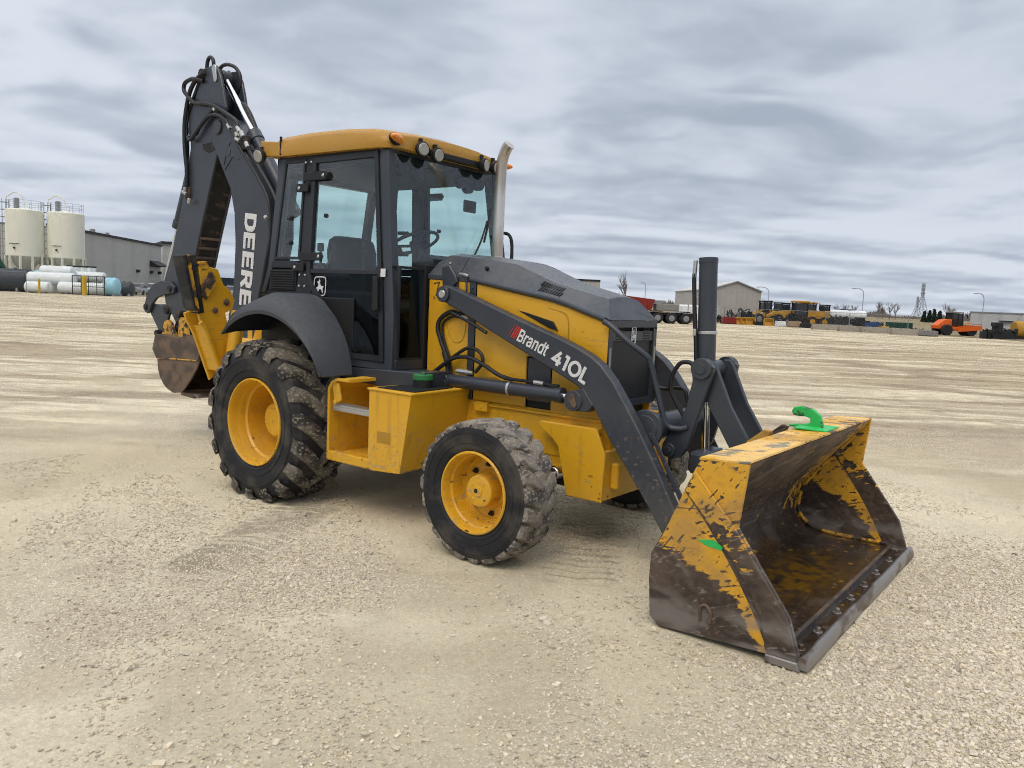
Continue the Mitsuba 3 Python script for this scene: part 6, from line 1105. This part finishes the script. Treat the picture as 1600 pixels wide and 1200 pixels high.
P("barrel", join(cyl((-2.55, -0.02, 3.45), (-3.09, -0.02, 2.29), 0.060), cyl((-3.065, -0.02, 2.345), (-3.10, -0.02, 2.27), 0.068)), "dark_paint", 40, at=bk)
P("rod", cyl((-3.08, -0.02, 2.30), (-3.37, -0.02, 1.64), 0.030), "chrome", at=bk)
ban = [(-2.925, 1.56), (-2.915, 1.62), (-3.005, 1.678), (-3.193, 1.685), (-3.361, 1.641), (-3.485, 1.557), (-3.562, 1.377), (-3.545, 1.325), (-3.49, 1.31), (-3.451, 1.335), (-3.388, 1.421), (-3.29, 1.49), (-3.146, 1.53)]
for s in (-1, 1):
    P("guide_link", ext(ban, s * 0.175, s * 0.14, 0.006), "worn_dark")
    P("curl_link", ext([(-3.52, 1.35), (-3.33, 1.148), (-3.33, 1.07), (-3.168, 1.07), (-3.12, 1.246), (-3.045, 1.39), (-3.107, 1.43), (-3.226, 1.403), (-3.44, 1.43)], s * 0.139, s * 0.11, 0.006), "worn_dark")
P("link_pin", [cyl((-3.00, -0.19, 1.60), (-3.00, 0.19, 1.60), 0.035), cyl((-3.515, -0.19, 1.382), (-3.515, 0.19, 1.382), 0.035), cyl((-3.12, -0.16, 1.365), (-3.12, 0.16, 1.365), 0.045), cyl((-3.26, -0.2, 1.10), (-3.26, 0.2, 1.10), 0.035), cyl((-2.80, -0.2, 1.33), (-2.80, 0.2, 1.33), 0.04)], "steel_dark")
DB = key("digging_bucket", BH)
ds = [(-3.045, 1.105), (-3.111, 0.939), (-3.03, 0.845), (-3.015, 0.714), (-2.96, 0.62), (-2.90, 0.565), (-2.822, 0.523), (-2.70, 0.493), (-2.529, 0.515), (-2.376, 0.652), (-2.248, 0.793), (-2.164, 0.939), (-2.062, 1.16), (-2.29, 1.135), (-2.616, 1.085)]
P("side_plate", ext(ds, -0.305, -0.285, 0.003), "rusty_steel", 20, at=DB)
P("side_plate", ext(ds, 0.285, 0.305, 0.003), "rusty_steel", 20, at=DB)
inn = [(-2.16, 1.125), (-2.616, 1.06), (-3.02, 1.08), (-3.085, 0.94), (-3.005, 0.835), (-2.99, 0.72), (-2.94, 0.63), (-2.88, 0.58), (-2.81, 0.545), (-2.70, 0.515), (-2.525, 0.535)]
out_ = [(-2.529, 0.513), (-2.70, 0.492), (-2.822, 0.522), (-2.90, 0.564), (-2.96, 0.62), (-3.015, 0.714), (-3.03, 0.845), (-3.111, 0.939), (-3.045, 1.105), (-2.616, 1.083), (-2.07, 1.15)]
P("shell", ext(inn + out_, -0.284, 0.284, 0), "rusty_steel", 50, at=DB)
P("side_band", ext([(-3.045, 1.108), (-3.113, 0.939), (-3.03, 0.842), (-2.75, 0.865), (-2.20, 0.885), (-2.055, 1.165), (-2.29, 1.14), (-2.616, 1.09)], -0.318, -0.306, 0.003), "rusty_steel", 20, at=DB)
P("weld_line", tube([(-3.02, -0.312, 0.838), (-2.75, -0.312, 0.858), (-2.23, -0.312, 0.878)], 0.008, 6, 4), "rusty_yellow", at=DB)
P("lip_plate", ext([(-2.56, 0.52), (-2.30, 0.50), (-2.30, 0.475), (-2.56, 0.485)], -0.30, 0.30, 0.003), "rusty_steel", at=DB)
for y in (-0.25, -0.09, 0.08, 0.24): P("tooth", hull([(-2.33, y - 0.035, 0.47), (-2.33, y + 0.035, 0.47), (-2.33, y - 0.035, 0.515), (-2.33, y + 0.035, 0.515), (-2.13, y - 0.02, 0.50), (-2.13, y + 0.02, 0.50)]), "bar_steel", at=DB)
for y in (-0.16, 0.16): P("ear", join(ext([(-3.17, 1.05), (-3.14, 1.20), (-3.10, 1.245), (-3.04, 1.258), (-2.985, 1.23), (-2.87, 1.05)], y - 0.022, y + 0.022, 0.005), cyl((-3.06, y - 0.035, 1.19), (-3.06, y + 0.035, 1.19), 0.04), ext([(-2.84, 1.05), (-2.80, 1.30), (-2.72, 1.30), (-2.62, 1.06)], y - 0.022, y + 0.022, 0.005)), "rusty_yellow", at=DB)
P("coupler", join(bx(-3.05, -2.72, -0.13, 0.13, 1.09, 1.20, 0.02), cyl((-2.98, -0.1, 1.2), (-2.98, 0.1, 1.2), 0.05)), "black", at=DB)

# backhoe hoses
for pts, r in (([(-2.363, -0.16, 3.805), (-2.536, -0.16, 3.726), (-2.643, -0.16, 3.599), (-2.715, -0.16, 3.37), (-2.724, -0.16, 3.18), (-2.706, -0.16, 3.006), (-2.679, -0.16, 2.85), (-2.68, -0.16, 2.68)], 0.022),
               ([(-2.45, -0.12, 3.78), (-2.498, -0.12, 3.74), (-2.631, -0.12, 3.559), (-2.735, -0.12, 3.40), (-2.755, -0.12, 3.25), (-2.74, -0.12, 3.10), (-2.70, -0.15, 2.92)], 0.020),
               ([(-2.38, -0.15, 3.72), (-2.46, -0.165, 3.745), (-2.572, -0.17, 3.761), (-2.697, -0.17, 3.735), (-2.712, -0.17, 3.661), (-2.608, -0.17, 3.574), (-2.501, -0.17, 3.515), (-2.26, -0.175, 3.479), (-2.092, -0.175, 3.424), (-1.896, -0.175, 3.331), (-1.767, -0.17, 3.255), (-1.735, -0.17, 3.19)], 0.021),
               ([(-2.66, -0.16, 3.19), (-2.58, -0.18, 3.15), (-2.484, -0.18, 3.203), (-2.379, -0.18, 3.277), (-2.226, -0.18, 3.354), (-2.075, -0.18, 3.347), (-1.944, -0.18, 3.289), (-1.879, -0.17, 3.22)], 0.019),
               ([(-2.48, -0.17, 3.20), (-2.344, -0.17, 3.331), (-2.158, -0.17, 3.413)], 0.016),
               ([(-2.485, -0.05, 3.86), (-2.478, -0.05, 3.93), (-2.455, -0.05, 3.975), (-2.416, -0.05, 3.988), (-2.378, -0.05, 3.965), (-2.360, -0.05, 3.92), (-2.364, -0.05, 3.85)], 0.019),
               ([(-2.50, 0.10, 3.91), (-2.43, 0.1, 3.944), (-2.323, 0.1, 3.938), (-2.205, 0.1, 3.894), (-2.13, 0.1, 3.819), (-2.112, 0.1, 3.733), (-2.136, 0.1, 3.672), (-2.169, 0.1, 3.629)], 0.019),
               ([(-1.88, -0.16, 3.206), (-1.749, -0.16, 3.042), (-1.68, -0.155, 2.955), (-1.465, -0.155, 2.75), (-1.275, -0.155, 2.52), (-1.22, -0.155, 2.35), (-1.215, -0.155, 2.2)], 0.017),
               ([(-1.66, -0.15, 3.07), (-1.59, -0.15, 2.98), (-1.40, -0.15, 2.78), (-1.20, -0.15, 2.56), (-1.10, -0.15, 2.40)], 0.016),
               ([(-2.02, 0.03, 3.49), (-1.97, 0.03, 3.485), (-1.90, 0.03, 3.44), (-1.81, 0.03, 3.33), (-1.69, 0.03, 3.14)], 0.026)):
    P("backhoe_hose", tube(pts, r), "hose_rubber", 60)
for a, b in (((-1.905, 3.245), (-1.865, 3.195)), ((-1.745, 3.205), (-1.705, 3.150)), ((-1.76, 3.15), (-1.74, 3.11)), ((-1.68, 3.155), (-1.645, 3.10)), ((-1.765, 3.095), (-1.70, 3.065)), ((-1.60, 3.045), (-1.565, 2.995)), ((-2.15, 3.42), (-2.12, 3.395)), ((-2.68, 2.67), (-2.70, 2.60)), ((-2.73, 2.63), (-2.66, 2.60)), ((-2.60, 2.555), (-2.61, 2.50)), ((-1.275, 2.33), (-1.25, 2.31))):
    P("hose_fitting", cyl((a[0], -0.175, a[1]), (b[0], -0.175, b[1]), 0.020, seg=8), "zinc")
P("valve_block", [bx(-1.72, -1.62, -0.16, -0.10, 2.98, 3.12, 0.01), bx(-2.72, -2.64, -0.16, -0.12, 2.55, 2.68, 0.01)], "steel_dark")
badge(0.15, 0.155, (0.195, -0.70 + 0.0516 * 0.58 - 0.0185, 1.685), (1, 0, 0), (0, 0.0516, 0.9987), f"{BH}__door")
P("sticker", placed(join(ext([(0, 0), (0.05, 0), (0.05, 0.06), (0, 0.06)], 0, 0.0015, 0, "z")), (0.905, -0.70 + 0.0516 * 0.70 - 0.037, 1.77), (1, 0, 0), (0, 0.0516, 0.9987)), "white_print", False, at=f"{BH}__door")
# ------------------------------------------------------------------ loose gravel
rg = np.random.default_rng(12)
N = 800000
cx, cy = rg.uniform(-2.5, 9.0, N), rg.uniform(-5.2, 4.0, N)
dist = np.hypot(cx - EYE[0], cy - EYE[1])
P3 = np.stack([(cx * 0.9 - cy * 0.44) * 0.55 + 2, (cx * 0.44 + cy * 0.9) * 1.5, 0 * cx + 3], -1)
patch = np.clip((meshkit.fbm(P3, 3, 6) - 0.43) / 0.16, 0, 1)
heap = np.clip(1.2 - np.hypot((cx - 5.3) / 1.5, (cy + 0.25) / 2.3), 0, 1) + 0.7 * np.clip(1 - np.hypot((cx - 1.6) / 0.8, (cy + 1.95) / 0.6), 0, 1)
dens = (0.02 + 0.30 * patch * patch + 1.7 * heap) * np.clip(1.25 - dist / 10.0, 0, 1)
for (ax, ay, bx_, by, w) in ((1.20, -2.42, 0.45, -0.88, 0.5), (2.0, 0.70, 2.92, -0.98, 0.46)):
    L = math.hypot(bx_ - ax, by - ay); ux, uy = (bx_ - ax) / L, (by - ay) / L
    u, v = (cx - ax) * ux + (cy - ay) * uy, np.abs((cy - ay) * ux - (cx - ax) * uy); dens = np.where((u > 0) & (u < L) & (v < w / 2), dens * 0.12, dens)
inside = (np.abs(cx - 0) < 0.32) & (np.abs(np.abs(cy) - 0.94) < 0.26) | (np.abs(cx - 2.2) < 0.25) & (np.abs(np.abs(cy) - 0.95) < 0.18) | (cx > 3.46) & (cx < 4.31) & (np.abs(cy) < 1.17)
keep = (rg.random(N) < dens) & ~inside & (dist > 0.5)
cx, cy, heap = cx[keep], cy[keep], np.clip(heap[keep], 0, 1)
n = len(cx)
if n > 150000: cx, cy, heap = cx[:150000], cy[:150000], heap[:150000]; n = 150000
size = 0.0034 + 0.0042 * rg.random(n) ** 2 + 0.0036 * heap * rg.random(n) + 0.008 * (rg.random(n) > 0.994)
cube = np.array([[a, b, c] for a in (-1, 1) for b in (-1, 1) for c in (-1, 1)], float)
tri = np.array([[0, 1, 3], [0, 3, 2], [4, 6, 7], [4, 7, 5], [0, 4, 5], [0, 5, 1], [2, 3, 7], [2, 7, 6], [0, 2, 6], [0, 6, 4], [1, 5, 7], [1, 7, 3]])
V = cube[None] * (0.55 + 0.55 * rg.random((n, 8, 1))) + rg.normal(0, 0.16, (n, 8, 3))
V *= np.stack([1 + 0.5 * rg.random(n), np.ones(n), 0.45 + 0.4 * rg.random(n)], 1)[:, None]
an = rg.random(n) * 6.283; ti = rg.normal(0, 0.35, n); c_, s_ = np.cos(ti), np.sin(ti)
V = np.stack([V[..., 0] * c_[:, None] + V[..., 2] * s_[:, None], V[..., 1], -V[..., 0] * s_[:, None] + V[..., 2] * c_[:, None]], -1)
c_, s_ = np.cos(an), np.sin(an)
V = np.stack([V[..., 0] * c_[:, None] - V[..., 1] * s_[:, None], V[..., 0] * s_[:, None] + V[..., 1] * c_[:, None], V[..., 2]], -1) * size[:, None, None]
V += np.stack([cx, cy, height(cx, cy) + size * 0.30], 1)[:, None]
tone = np.clip(rg.normal(0.55, 0.08, n) + 0.06 * heap, 0.30, 0.78); warm = rg.random(n)
col = np.stack([tone, tone * (0.905 - 0.02 * warm), tone * (0.76 - 0.10 * warm)], 1)
Fs = (tri[None] + 8 * np.arange(n)[:, None, None]).reshape(-1, 3)
k = obj("gravel", trimesh.Trimesh(V.reshape(-1, 3), Fs, process=False), "gravel", None, False, "loose pale crushed stones scattered over the yard", "stuff", color=np.repeat(col, 8, 0))
labels[k]["category"] = "gravel"
